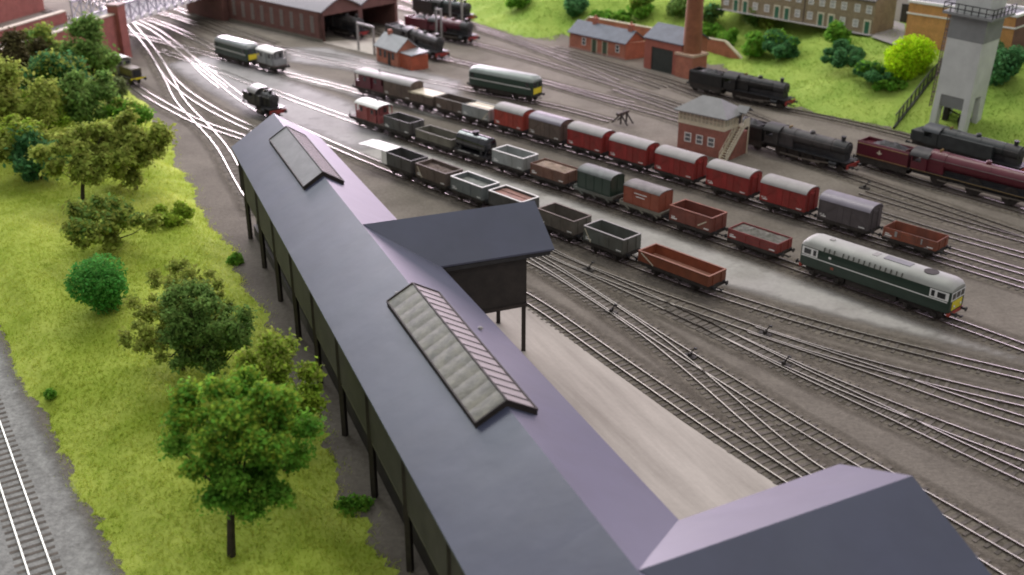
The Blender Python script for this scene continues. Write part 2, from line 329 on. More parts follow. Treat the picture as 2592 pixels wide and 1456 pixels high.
# ------------------------------------------------------------------ tracks
def spline(pts,step=1.0):
    p=[np.array(q,float) for q in pts]; p=[2*p[0]-p[1]]+p+[2*p[-1]-p[-2]]; out=[]
    for i in range(1,len(p)-2):
        n=max(2,int(np.linalg.norm(p[i+1]-p[i])/step))
        for t in np.arange(n)/n:
            a,b,c,d=p[i-1:i+3]; out.append(.5*((2*b)+(c-a)*t+(2*a-5*b+4*c-d)*t*t+(3*b-a-3*c+d)*t**3))
    out.append(p[-2]); return np.array(out)
RZ=.2
def normals(c):
    t=np.gradient(c,axis=0); t/=np.linalg.norm(t,axis=1)[:,None]; return t,np.column_stack([-t[:,1],t[:,0]])
SEC=[(-.05,.03,1),(.05,.03,1),(.028,.10,1),(.045,.185,1),(.045,RZ,0),(-.045,RZ,0),(-.045,.185,1),(-.028,.10,1)]
def rail_mesh(mb,c):
    t,n=normals(c); k=len(SEC); base=len(mb.v)
    for p,q in zip(c,n):
        for a,z,_ in SEC: mb.v.append((p[0]+q[0]*a,p[1]+q[1]*a,z))
    for i in range(len(c)-1):
        for j in range(k):
            mb.f.append((base+i*k+j,base+i*k+(j+1)%k,base+(i+1)*k+(j+1)%k,base+(i+1)*k+j)); mb.m.append(0 if j==4 else 1)
def smooth(c,sig):
    L=np.concatenate([[0],np.cumsum(np.linalg.norm(np.diff(c,axis=0),axis=1))]); s=np.arange(0,L[-1],1.0)
    p=np.column_stack([np.interp(s,L,c[:,0]),np.interp(s,L,c[:,1])]); k=int(3*sig); 
    a=2*p[0]-p[k:0:-1] if len(p)>k else np.repeat(p[:1],k,0); b=2*p[-1]-p[-2:-k-2:-1] if len(p)>k+1 else np.repeat(p[-1:],k,0)
    q=np.vstack([a,p,b]); w_=np.exp(-.5*(np.arange(-k,k+1)/sig)**2); w_/=w_.sum()
    return np.column_stack([np.convolve(q[:,i],w_,'valid') for i in (0,1)])
def track(pts,off=0,railoffs=(-.625,.625),sleepers=True,step=1.0,zj=[0],sig=4.5,bury=.03):
    """pts: world points of a line; off: where the centre lies from it (left positive)"""
    c=smooth(spline(pts,.5),sig)
    if c[-1][0]>36 or c[-1][1]<60:
        d_=c[-1]-c[-4]; d_/=np.linalg.norm(d_); c=np.vstack([c]+[c[-1]+d_*k for k in range(1,46)])
    if c[0][0]<-75 or c[0][1]>205:
        d_=c[0]-c[3]; d_/=np.linalg.norm(d_); c=np.vstack([c[0]+d_*k for k in range(40,0,-1)]+[c])
    t,n=normals(c); c=c+n*off
    mb=MB(); t,n=normals(c)
    if sleepers:
        L=np.concatenate([[0],np.cumsum(np.linalg.norm(np.diff(c,axis=0),axis=1))]); zj[0]=(zj[0]+1)%9
        zt=.062+.0015*zj[0]
        for s in np.arange(.3,L[-1],.72):
            x=np.interp(s,L,c[:,0]);y=np.interp(s,L,c[:,1]);i=min(len(c)-1,int(np.searchsorted(L,s)));ti=t[i];ni=n[i]
            z1=zt+random.uniform(-bury,.008); hw=1.22+random.uniform(-.05,.05); q=[]
            for z in (-.05,z1):
                for a,b in ((-hw,-.13),(hw,-.13),(hw,.13),(-hw,.13)): q.append((x+ni[0]*a+ti[0]*b,y+ni[1]*a+ti[1]*b,z))
            mb.add(q,[(4,5,6,7),(0,1,5,4),(1,2,6,5),(2,3,7,6),(3,0,4,7)])
        o=mb.build('railway_track',M_sleeper)
    else:
        o=D.objects.new('railway_track',None); COL.objects.link(o)
    tag(o,kind='structure')
    pr=(-2.3,-1.5,-.6,.6,1.5,2.3); fv=(0,.6,1,1,.6,0); zb=.0035+.0012*len([q for q in D.objects if q.name.startswith('ballast_bed')])
    VV=[(p[0]+q[0]*a,p[1]+q[1]*a,zb) for p,q in zip(c,n) for a in pr]; k=len(pr)
    bb=npmesh('ballast_bed',VV,[(i*k+j,(i+1)*k+j,(i+1)*k+j+1,i*k+j+1) for i in range(len(c)-1) for j in range(k-1)],M_ballast,o)
    at=bb.data.attributes.new('fade','FLOAT','POINT'); at.data.foreach_set('value',np.array(list(fv)*len(c),np.float32))
    for r in railoffs:
        rb=MB(); rail_mesh(rb,c+n*r); rb.build('rail',[M_railtop,M_railside],o)
    return c
def px(z,pts):
    x0,y0,s=z; return [W(x0+a/s,y0+b/s,RZ) for a,b in pts]
Za=(1320,620,4.257); Zb=(1892,780,3.617); Zc=(1500,850,3.617); Zd=(2192,500,6.2925); Ze=(2092,1080,3.848); Z2=(450,0,3.215); Z3=(1150,0,3.215); Z4=(1792,0,3.215); Z1=(0,0,3.617)
G=.625
# three sidings of wagons
track([(-75,205),(-58,189.5),(-43.4,176),(-38,171.6),(-30,165),(-19.57,155.88),(-4,141.67),(9.6,128.41),(24.18,113.63),(38.98,98.37),(46,90.9),(54,82.2),(62,73)])
track([(-60,186),(-50,175.5),(-42.3,166.8),(-34,157.3),(-24.5,146.9),(-18.06,140.01),(-4.3,126.33),(9.58,112.45),(23.84,97.72),(32.16,88.75),(39,81.2),(44,75.4),(50,68)])
track([(-54,182),(-47,169.5),(-42,160.2),(-37.6,152.4),(-34,147.1),(-29.5,141.2),(-21,130.8),(-12.2,120.84),(.18,107.59),(9.59,97.52),(15.37,91.33)]+px(Zb,[(115,5),(600,140),(1100,272),(1750,435),(2532,615),(3000,725)])[1:])
# running lines in the foreground; one rail of each is traced, the centre lies half a gauge to its side
R1=[(-6,96.5)]+px(Za,[(45,475),(700,940)])+px(Zc,[(0,10),(700,480),(1500,1030),(1930,1310)])[1:]+[(24.5,52.2),(31,42)]
track(R1,-G)
r2n=[(-4,101)]+px(Za,[(80,150),(500,430),(950,720),(1300,950),(1530,1130)])+px(Zc,[(840,310),(1100,530),(1340,740),(1640,1020),(1930,1290)])+[(25.2,53.5),(31,43.5)]
track(r2n,G)
r3f=px(Za,[(200,110),(600,350),(1040,650),(1330,830),(1700,1080)])+px(Zc,[(1200,320),(1700,640),(2200,940),(2532,1130)])+px(Ze,[(870,570),(1924,1165),(2700,1600)])
track([(-1.5,104.5)]+r3f,-G)
r4n=px(Za,[(200,110),(400,180),(700,290),(1000,430),(1400,640),(1780,790),(2554,1190)])+px(Zb,[(320,540),(700,740),(1200,940),(1540,1130),(2220,1447),(2900,1760)])
track([(-2.5,105.5)]+r4n,G)
r4f=px(Za,[(1650,650),(1950,790),(2554,1070)])+px(Zb,[(300,420),(700,620),(1240,810),(1700,1010),(2532,1305),(3000,1470)])
track(r4f,-G)
r5f=px(Za,[(340,80),(700,210),(1000,330),(1300,440),(1600,560),(1900,640),(2554,880)])+px(Zb,[(560,330),(1000,450),(1550,590),(2100,730),(2532,825),(3000,925)])
track([(0,106.8)]+r5f,-G)
r5n=px(Zb,[(0,215),(400,350),(850,500),(1240,620),(1600,760),(2000,920),(2532,1075),(3000,1210)])
track(r5n,G)
# lines behind the vans on the right, and the fan in front of the engine shed
track(px(Zd,[(-150,130),(310,290),(1000,510),(1700,690),(2517,920),(3000,1050)]))
track(px(Zd,[(-60,-90),(500,80),(1000,240),(1550,415),(2400,640),(2900,770)]))
track(px(Zd,[(900,700),(1390,850),(2000,1035),(2517,1180),(2900,1290)]))
K1T=[(1400,118),(1560,165),(1700,205),(1860,254),(2016,279),(2196,318),(2330,352),(2592,425),(2700,455)]
track([W(x,y,RZ) for x,y in K1T])
track([W(x,y,RZ) for x,y in [(1560,225),(1740,290),(1890,345),(2010,395),(2180,453)]])
track([W(x,y,RZ) for x,y in [(1700,215),(1900,290),(2060,360),(2200,420),(2400,478),(2600,537),(2700,565)]])
track([W(x,y,RZ) for x,y in [(690,122),(800,147),(1000,190),(1130,213),(1270,243),(1380,262),(1480,287),(1552,307)]])
track([W(x,y,RZ) for x,y in [(1000,135),(1134,149),(1250,175),(1380,207),(1500,243),(1620,275),(1710,299),(1800,330)]])
track([W(x,y,RZ) for x,y in [(900,60),(1050,116),(1145,153),(1290,185),(1440,222),(1600,262)]])
track([W(x,y,RZ) for x,y in [(960,40),(1110,85),(1210,112),(1330,145),(1480,190),(1640,240),(1780,286)]])
track([W(x,y,RZ) for x,y in [(1020,20),(1130,48),(1230,78),(1340,116),(1450,158),(1560,205)]])
track([W(x,y,RZ) for x,y in [(1200,62),(1300,98),(1420,138),(1560,180),(1680,222)]])
track([W(x,y,RZ) for x,y in [(640,112),(780,130),(900,150),(1000,172)]])
# junction on the left, running under the long building and the bridge
track([W(x,y,RZ) for x,y in [(330,60),(380,120),(430,195),(480,240),(550,283),(626,320),(700,352),(780,392)]],sig=3)
track([W(x,y,RZ) for x,y in [(250,150),(345,222),(396,253),(437,276),(506,312),(560,330),(620,346),(700,380)]])
track([W(x,y,RZ) for x,y in [(405,160),(432,207),(446,238),(464,264),(490,292),(516,318),(545,350),(571,385),(588,418),(615,465),(660,540)]],sig=2)
track([W(x,y,RZ) for x,y in [(350,40),(430,66),(520,110),(600,150)]])
track([W(x,y,RZ) for x,y in [(380,25),(470,50),(560,85),(640,112)]])
track([W(x,y,RZ) for x,y in [(330,45),(400,80),(470,135),(520,186),(570,225)]])
track([W(x,y,RZ) for x,y in [(420,10),(500,42),(590,75),(690,110)]])
# near line at the bottom left
track([(-66,113.5),(-50,87.8),(-36.55,65.86),(-27.05,50.36),(-17,34)],bury=-.004)
# small dark point motors beside the turnouts and a buffer stop
def lever(pxy,k):
    x,y=W(*pxy); t=thing('point_lever',k,'point lever',(x,y,0),R(-42),'point levers beside the turnouts')
    MB().box(-.55,.55,-.3,.3,0,.16).box(-.12,.12,-.18,.18,.16,.42).build('base',M_under,t,bevel=.03)
    MB().bar((0,0,.3),(.35,.1,.95),.09).bar((.3,.05,.92),(.55,.05,.92),.14).build('handle',M_blackiron,t)
for p,k in (((1490,685),'small black point lever nearest the dark wing wall'),((1547,793),'black point lever on the pale ballast beside the concrete apron'),((1936,848),'black point lever by the middle turnout on the ballast'),((1983,926),'black point lever on open ballast right of the middle turnout'),((1746,905),'low black point lever between crossing rails near the apron'),((2188,478),'dark lever on the ground in front of the maroon tender')): lever(p,k)
def buffer_stop(pxy):
    x,y=W(*pxy); t=thing('buffer_stop','small dark timber buffer stop at the end of the siding','buffer stop',(x,y,.1),R(-40))
    m=MB()
    for s in (-.65,.65): m.bar((-1.2,s,.1),(.2,s,1.5),.16).bar((.2,s,.1),(.2,s,1.6),.18).bar((1.3,s,.1),(.2,s,1.4),.16)
    m.build('frame',M_under,t)
    MB().box(-.05,.2,-1.25,1.25,1.25,1.65).build('beam',M_dbrown,t,bevel=.03)
    m=MB(); [m.cyl((-.4,s,1.42),(-.05,s,1.42),.2,n=10) for s in (-.8,.8)]; m.build('buffer_head',M_blackiron,t)
buffer_stop((1575,315))
# ------------------------------------------------------------------ the long roofed building in the foreground
dS=np.array([.385,-.923]); nS=np.array([.923,.385]); nS/=np.linalg.norm(nS); dS/=np.linalg.norm(dS)
def SN(s,n,z): p=dS*s+nS*n; return (p[0],p[1],z)
N0=19.02; S0,S1=-107.2,-14.0
def hw(s): return 4.45+(s+107.2)/64*1.02
ZE,ZR=8.75,11.7
shed=thing('goods_shed','long dark grey open sided goods shed with slate grey roof and two side wings','shed',(0,0,0))
def slab(mb,q,th=.14,mi=0):    # thin plate from a polygon of 3-D points, thickened downwards
    n=len(q); vs=[tuple(p) for p in q]+[(p[0],p[1],p[2]-th) for p in q]
    mb.add(vs,[tuple(range(n)),tuple(range(2*n-1,n-1,-1))]+[(i,(i+1)%n,(i+1)%n+n,i+n) for i in range(n)],mi)
def zig(a,b,k,amp):  # points between a and b with slight unevenness (card roof)
    return [tuple(np.array(a)*(1-t)+np.array(b)*t+np.array([0,0,random.uniform(-amp,amp) if 0<t<1 else 0])) for t in np.linspace(0,1,k)]
roof=MB()
ns=14; ss=np.linspace(S0,S1,ns)
for side in (-1,1):
    for i in range(ns-1):
        a,b=ss[i],ss[i+1]
        q=[SN(a,N0,ZR),SN(b,N0,ZR),SN(b,N0+side*hw(b),ZE),SN(a,N0+side*hw(a),ZE)]
        slab(roof,q if side<0 else q[::-1])
roof.build('roof',M_roof,shed)
# wing one, near slope and far slope cut into the main roof
def wing(ridge0,ridge1,hwn,hwf,zr,name_wall,closed,wallbottom,e0,e1,f0,f1,flip=False):
    m=MB()
    slab(m,[ridge0,ridge1,e1,e0]); slab(m,[ridge1,ridge0,f0,f1])
    return m
r0=SN(-74.6,N0+.05,ZR+.01); r1=SN(-74.4,32.95,ZR+.01)
e1=SN(-71.25,33.3,ZE); e0=SN(-71.3,N0+hw(-71.3)-.35,ZE+.06); f1=SN(-77.6,33.2,ZE); f0=SN(-77.9,N0+hw(-77.9)-.35,ZE+.06)
wing(r0,r1,0,0,0,'',1,0,e0,e1,f0,f1).build('wing_roof',M_roof,shed)
w2r0=SN(-31.9,N0+.05,ZR+.01); w2r1=SN(-32.95,34.4,ZR+.01)
w2e0=SN(-37.5,N0+hw(-37.5)-.3,ZE+.06); w2e1=SN(-38.55,34.95,ZE); w2f0=SN(-26.1,N0+hw(-26.1)-.3,ZE+.06); w2f1=SN(-27.1,35.3,ZE)
wing(w2r0,w2r1,0,0,0,'',1,0,w2f0,w2f1,w2e0,w2e1).build('wing_roof',M_roof,shed)
# fascia strip under wing eave
fm=MB()
def strip(mb,p,q,w,h): mb.bar((p[0],p[1],p[2]-h/2-.16),(q[0],q[1],q[2]-h/2-.16),w,h)
strip(fm,SN(-71.4,23.9,ZE),SN(-71.4,33.0,ZE),.12,.34); strip(fm,SN(-37.2,25.2,ZE),SN(-38.2,34.6,ZE),.12,.3)
for side in (-1,1):
    for a,b in ((S0+.3,-90),(-90,-70),(-70,-50),(-50,-30),(-30,S1)): strip(fm,SN(a,N0+side*(hw(a)-.15),ZE),SN(b,N0+side*(hw(b)-.15),ZE),.1,.22)
fm.build('fascia',M_blackiron,shed)
# walls hang from the eaves; the base is open between posts
ZW=4.35
def wallplane(mb,s,n,s2,n2,z0,z1,th=.16):
    p=np.array(SN(s,n,0));q=np.array(SN(s2,n2,0)); mb.bar((*p[:2],(z0+z1)/2),(*q[:2],(z0+z1)/2),th,z1-z0)
posts=[-104.2+7.83*k for k in range(12)]
for i in range(len(posts)-1):
    a,b=posts[i],posts[i+1]
    m=MB(); wallplane(m,a+.16,N0-hw(a)+.55,b-.16,N0-hw(b)+.55,ZW+random.uniform(-.05,.05),ZE-.15); m.build('wall_panel',M_wallgrey,shed)
for side in (-1,1):
    for s in posts:
        n=N0+side*(hw(s)-.55); x,y,_=SN(s,n,0); m=MB()
        m.prism([(-.17,-.17),(.17,-.17),(.17,.17),(-.17,.17)],0,ZE-.1,axis='z'); m.v=[(a*.92+b*.385+x,-a*.385+b*.92+y,c) for a,b,c in m.v]
        m.build('post',M_post,shed)
m=MB(); wallplane(m,S0+1.5,N0-hw(S0)+1.5,S1,N0-hw(S1)+1.5,0,ZE-.6,.12); m.build('shade_sheet',M_wing,shed)  # dark sheet added to stand for the shade inside the open base
# loading floor edge inside, catches the light under the walls
m=MB(); wallplane(m,S0+2,N0-.9,S1,N0-.9,0,1.05,5.0); m.build('loading_floor',M_wallgrey,shed)
m=MB(); wallplane(m,-104,N0-hw(-104)+.62,-22,N0-hw(-22)+.62,ZW-.24,ZW-.07,.2); m.build('bearer',M_olive,shed)
m=MB()
for s,e in ((S0+.5,1),):
    h=hw(s)-.4; p=[SN(s,N0-h,ZW),SN(s,N0+h,ZW),SN(s,N0+h,ZE),SN(s,N0,ZR-.25),SN(s,N0-h,ZE)]
    q=[SN(s+.15,N0-h,ZW),SN(s+.15,N0+h,ZW),SN(s+.15,N0+h,ZE),SN(s+.15,N0,ZR-.25),SN(s+.15,N0-h,ZE)]
    m.add(p+q,[(0,1,2,3,4),(9,8,7,6,5)]+[(i,(i+1)%5,(i+1)%5+5,i+5) for i in range(5)])
m.build('end_gable',M_wallgrey,shed)
# wing one walls and posts
m=MB(); wallplane(m,-71.75,24.0,-71.75,31.0,4.3,ZE-.2); wallplane(m,-77.3,24.0,-77.3,31.0,4.3,ZE-.2); m.build('wing_wall',M_wing,shed)
m=MB()
q=[SN(-71.83,31.05,4.3),SN(-77.2,31.05,4.3),SN(-77.2,31.05,ZE-.2),SN(-74.5,31.05,ZR-.4),SN(-71.83,31.05,ZE-.2)]
q2=[tuple(np.array(p)+np.array([nS[0]*.15,nS[1]*.15,0])) for p in q]
m.add(q+q2,[(0,1,2,3,4),(9,8,7,6,5)]+[(i,(i+1)%5,(i+1)%5+5,i+5) for i in range(5)]); m.build('wing_end',M_wing,shed)
m=MB(); wallplane(m,-71.7,24.0,-71.7,31.2,4.05,4.3,.3); m.build('wing_beam',M_post,shed)
for s in (-71.8,-77.2):
    x,y,_=SN(s,30.95,0); MB().box(x-.17,x+.17,y-.17,y+.17,0,4.3).build('post',M_post,shed)
m=MB(); wallplane(m,-37.6,25.2,-38.2,33.6,4.3,ZE-.2); wallplane(m,-26.6,25.4,-27.4,33.6,4.3,ZE-.2); wallplane(m,-37.9,33.7,-27.2,33.9,4.3,ZE-.2); m.build('wing_wall',M_wing,shed)
for s,n in ((-38,33.5),(-27.4,33.6)):
    x,y,_=SN(s,n,0); MB().box(x-.17,x+.17,y-.17,y+.17,0,4.3).build('post',M_post,shed)
# roof lights straddling the ridge
def rooflight(s0,s1,h,zr,corrug,label):
    t=thing('roof_light',label,'roof light',SN((s0+s1)/2,N0,ZR),0)
    c=np.array(t.location)
    L=lambda s,n,z: tuple(np.array(SN(s,n,z))-c)
    ze=zr-h*(ZR-ZE)/hw((s0+s1)/2)
    k=13 if corrug else 18
    m=MB(); m2=MB(); fr=MB(); bars=MB()
    # left face with wavy panes
    K=k*8
    for i in range(K):
        a=s0+(s1-s0)*i/K; b=s0+(s1-s0)*(i+1)/K
        wv=lambda q:(.03*abs(math.sin(math.pi*k*(q-s0)/(s1-s0))) if corrug else .0)
        m.add([L(a,N0,zr+wv(a)),L(b,N0,zr+wv(b)),L(b,N0-h,ze+wv(b)),L(a,N0-h,ze+wv(a))],[(0,1,2,3)])
    m.build('left_glazing',M_glassy if corrug else mat('frosted_panel',(.17,.17,.17),.5,.2,.6,spec=.6),t,smooth=True)
    m2.add([L(s0,N0,zr),L(s1,N0,zr),L(s1,N0+h,ze),L(s0,N0+h,ze)],[(3,2,1,0)]); m2.build('right_glazing',M_glassp,t)
    nb=16 if corrug else 20
    for i in range(1,nb):
        a=s0+(s1-s0)*i/nb; bars.bar(L(a,N0,zr+.02),L(a,N0+h,ze+.02),.05,.05)
    bars.build('glazing_bar',M_blackiron,t)
    for p,q in (((s0,0,zr),(s1,0,zr)),((s0,-h,ze),(s1,-h,ze)),((s0,h,ze),(s1,h,ze)),((s0,0,zr),(s0,-h,ze)),((s0,0,zr),(s0,h,ze)),((s1,0,zr),(s1,-h,ze)),((s1,0,zr),(s1,h,ze))):
        fr.bar(L(p[0],N0+p[1],p[2]+.02),L(q[0],N0+q[1],q[2]+.02),.1,.12)
    zb=lambda off: ZR-off*(ZR-ZE)/hw(s0)-.05
    for s in (s0,s1):
        fr.add([L(s,N0,zr),L(s,N0-h,ze),L(s,N0-h,zb(h)),L(s,N0,zb(0)),L(s,N0+h,zb(h)),L(s,N0+h,ze)],[(0,1,2,3),(0,3,4,5)])
    for sd in (-h,h): fr.add([L(s0,N0+sd,ze),L(s1,N0+sd,ze),L(s1,N0+sd,zb(h)),L(s0,N0+sd,zb(h))],[(0,1,2,3)])
    fr.build('frame',M_post,t)
rooflight(-101,-86.6,1.72,ZR+.32,False,'far narrow roof light with grey left face and thin dark bars')
rooflight(-62.4,-46.3,1.78,ZR+.34,True,'near roof light with yellowed wavy glazing on its left face')
for s,n,z in ((-62.9,N0-.9,11.25),(-58.5,N0+3.2,9.95),(-30.6,N0-.8,11.3)):
    x,y,_=SN(s,n,0); m=MB(); m.dome((x,y,z),.2,.16,n=7,k=2); m.build('plaster_chip',M_vroof,shed)
# ------------------------------------------------------------------ rolling stock
CACHE={}
def shared(key,fn,parent,loc=(0,0,0)):
    if key not in CACHE:
        o=fn(parent); CACHE[key]=o
    else:
        o=CACHE[key].copy(); COL.objects.link(o); o.parent=parent
    o.location=loc; return o
def wheel(parent,x,y,r=.47,spokes=0,key=None):
    def fn(p):
        m=MB(); s=1
        m.cyl((0,-.07,0),(0,.07,0),r,n=22); m.cyl((0,-.1,0),(0,.1,0),r*.93,n=22); m.cyl((0,-.14,0),(0,.14,0),.13,n=10)
        if spokes:
            for k in range(spokes):
                a=2*math.pi*k/spokes; m.bar((.1*math.cos(a),-.13,.1*math.sin(a)),(r*.85*math.cos(a),-.13,r*.85*math.sin(a)),.05); m.bar((.1*math.cos(a),.13,.1*math.sin(a)),(r*.85*math.cos(a),.13,r*.85*math.sin(a)),.05)
        return m.build('wheel',M_wheel,p,smooth=True)
    return shared(('wheel',round(r,2),spokes),fn,parent,(x,y,r))
def buffers(parent,L,z=1.02):
    def fn(p):
        m=MB(); m.cyl((0,0,0),(.3,0,0),.11,n=10).cyl((.3,0,0),(.42,0,0),.07,n=10).cyl((.42,0,0),(.48,0,0),.21,n=14)
        return m.build('buffer',M_blackiron,p,smooth=True)
    for e in (-1,1):
        for s in (-1,1):
            o=shared('buf',fn,parent,(e*L/2,s*.87,z)); o.rotation_euler=(0,0,0 if e>0 else math.pi)
def couplings(parent,L):
    def fn(p):
        m=MB(); m.bar((-.2,0,.0),(.62,0,-.05),.1).bar((.6,-.22,-.03),(.6,.22,-.03),.1).bar((.6,-.22,-.03),(.72,-.22,.12),.08)
        return m.build('coupling',M_blackiron,p)
    for e in (-1,1):
        o=shared('coup',fn,parent,(e*L/2,0,.68)); o.rotation_euler=(0,0,0 if e>0 else math.pi)
def underframe(t,L,Wd=2.3,wb=None,m=None):
    wb=wb or L*.56
    def fn(p):
        b=MB()
        for s in (-1,1):
            b.box(-L/2,L/2,s*Wd/2-.09,s*Wd/2+.09,.8,1.1)
            for e in (-1,1):
                x=e*wb/2; b.prism([(x-.42,.82),(x+.42,.82),(x+.17,.36),(x-.17,.36)],s*.98-.05,s*.98+.05,axis='y'); b.box(x-.2,x+.2,s*1.08-.08,s*1.08+.08,.36,.62)
                b.box(x-.62,x+.62,s*1.1-.05,s*1.1+.05,.66,.76)
            b.bar((-.9,s*1.1,.8),(.9,s*1.1,.34),.07).box(-.75,-.45,s*.75-.06,s*.75+.06,.35,.8).box(.45,.75,s*.75-.06,s*.75+.06,.35,.8)
        for e in (-1,1): b.box(e*L/2-.1,e*L/2+.1,-Wd/2,Wd/2,.78,1.12); b.cyl((e*wb/2,-.9,.47),(e*wb/2,.9,.47),.07,n=8)
        b.box(-L/2+.2,L/2-.2,-.8,.8,.95,1.1)
        return b.build('underframe',M_under,p)
    shared(('uf',round(L,2),round(Wd,2),round(wb,2)),fn,t)
    for e in (-1,1):
        for s in (-1,1): wheel(t,e*wb/2,s*.66)
    buffers(t,L); couplings(t,L)
def lumps(t,name,x,y,z,m,seed,amp=.25,heap=.0):
    rs=np.random.RandomState(seed); nx,ny=22,12; X=np.linspace(-x,x,nx);Y=np.linspace(-y,y,ny)
    V=[];F=[]
    for i in range(nx):
        for j in range(ny):
            e=min(1,4*min(i/(nx-1),1-i/(nx-1)))*min(1,3*min(j/(ny-1),1-j/(ny-1)))
            V.append((X[i],Y[j],z+heap*e+amp*(rs.rand()-.5)*(.3+.7*e)+.5*amp*math.sin(i*.9+seed)*math.sin(j*1.1)*e))
    F=[(i*ny+j,(i+1)*ny+j,(i+1)*ny+j+1,i*ny+j+1) for i in range(nx-1) for j in range(ny-1)]
    return npmesh(name,V,F,m,t)
def dashes(t,segs,m,y,name='lettering'):
    b=MB()
    for x0,x1,z0,z1 in segs: b.box(x0,x1,y-.012,y+.006,z0,z1)
    return b.build(name,m,t)
def open_wagon(label,x,y,a,L=5.03,h=1.4,body=None,rim=None,inside=None,load=None,cat='wagon',planks=0,doors=True,letters=True,stripe=None,name='open_wagon',group=None,Wd=2.44,heap=.2,loadz=.25,loadseed=1,ribs=True,floor=None):
    t=thing(name,label,cat,(x,y,RZ),R(a),group); underframe(t,L)
    z0,z1=1.12,1.12+h; th=.07; b=MB()
    hx,hy=L/2,Wd/2
    b.box(-hx,hx,-hy,-hy+th,z0,z1).box(-hx,hx,hy-th,hy,z0,z1).box(-hx,-hx+th,-hy+th+.002,hy-th-.002,z0,z1).box(hx-th,hx,-hy+th+.002,hy-th-.002,z0,z1)
    if planks:
        for k in range(1,planks):
            z=z0+h*k/planks
            for s in (-1,1): b.box(-hx-.004,hx+.004,s*(hy+.002)-.008,s*(hy+.002)+.008,z-.012,z+.012,1)
    if ribs:
        for s in (-1,1):
            for xx in ((-hx+.05,hx-.05) if planks==0 else (-hx+.1,-L*.14,L*.14,hx-.1)): b.box(xx-.05,xx+.05,s*(hy+.03)-.03,s*(hy+.03)+.03,z0,z1-.05)
        for e in (-1,1):
            for yy in (-.6,.6): b.box(e*(hx+.04)-.04,e*(hx+.04)+.04,yy-.07,yy+.07,z0-.1,z1-.1)
    b.build('body',[body,M_dbrown],t)
    MB().box(-hx+th,hx-th,-hy+th,hy-th,z0-.02,z0+.05).build('floor',floor or inside or body,t)
    if rim is not None:
        r=MB()
        for s in (-1,1): r.box(-hx-.04,hx+.04,s*(hy-.03)-.08,s*(hy-.03)+.08,z1,z1+.07)
        for e in (-1,1): r.box(e*(hx-.03)-.08,e*(hx-.03)+.08,-hy+.05,hy-.05,z1+.002,z1+.068)
        r.build('rim',rim,t)
    if doors:
        for s in (-1,1):
            d=MB(); d.box(-.72,.72,s*(hy+.025)-.025,s*(hy+.025)+.025,z0+.04,z1-(.16 if planks==0 else .04)); 
            for xx in (-.6,.6): d.box(xx-.05,xx+.05,s*(hy+.07)-.02,s*(hy+.07)+.02,z0+.05,z1-.2)
            d.build('side_door',body,t,bevel=.015)
    if load is not None: lumps(t,'load',hx-th-.01,hy-th-.01,z1-loadz,load,loadseed,heap=heap)
    if letters: dashes(t,[(-hx+.25,-hx+.95,z0+.18,z0+.3),(-hx+.25,-hx+.7,z0+.38,z0+.46),(hx-.9,hx-.3,z0+.15,z0+.25)],M_white,-hy-.012)
    if stripe:
        q=MB(); x0,za,x1,zb=stripe; q.bar((x0,-hy-.065,za),(x1,-hy-.065,zb),.02,.11); q.build('stripe',M_cream if stripe else M_white,t)
    return t
def arc(hy,ze,rise,n=10,inset=0): return [(hy*math.cos(math.pi*k/n),ze+rise*math.sin(math.pi*k/n)) for k in range(n+1)]
def van(label,x,y,a,L=5.4,body=None,roof=None,cat='van',group=None,name='goods_van',rise=.62,ze=3.05,letters=True):
    t=thing(name,label,cat,(x,y,RZ),R(a),group); underframe(t,L)
    hx,hy=L/2,1.22; z0=1.12
    b=MB(); b.prism([(-hy,z0),(hy,z0)]+arc(hy,ze,rise-.08),-hx,hx)
    for s in (-1,1):
        for xx in (-hx+.06,-.75,.75,hx-.06): b.box(xx-.06,xx+.06,s*(hy+.03)-.03,s*(hy+.03)+.03,z0,ze-.05)
        b.bar((-hx+.1,s*(hy+.02),z0+.1),(-.8,s*(hy+.02),ze-.2),.05,.08).bar((hx-.1,s*(hy+.02),z0+.1),(.8,s*(hy+.02),ze-.2),.05,.08)
    for e in (-1,1):
        for yy in (-.55,.55): b.box(e*(hx+.05)-.05,e*(hx+.05)+.05,yy-.08,yy+.08,z0-.15,ze+.1)
        b.box(e*(hx+.05)-.05,e*(hx+.05)+.05,-.35,.35,ze-.25,ze-.02)
    b.build('body',body,t)
    for s in (-1,1):
        d=MB(); 
        for xx in (-.36,.36): d.box(xx-.33,xx+.33,s*(hy+.02)-.02,s*(hy+.02)+.02,z0+.05,ze-.1)
        d.build('door',body,t,bevel=.012)
    r=MB(); outer=arc(hy+.08,ze-.02,rise); inner=arc(hy+.0,ze-.04,rise-.07)[::-1]
    r.prism(outer+inner,-hx-.07,hx+.07); r.build('roof',roof,t,smooth=True)
    if letters: dashes(t,[(-hx+.2,-hx+.9,z0+.2,z0+.32),(-hx+.2,-hx+.75,z0+.4,z0+.48),(hx-1.0,hx-.35,z0+.15,z0+.24)],M_white,-hy-.014)
    return t
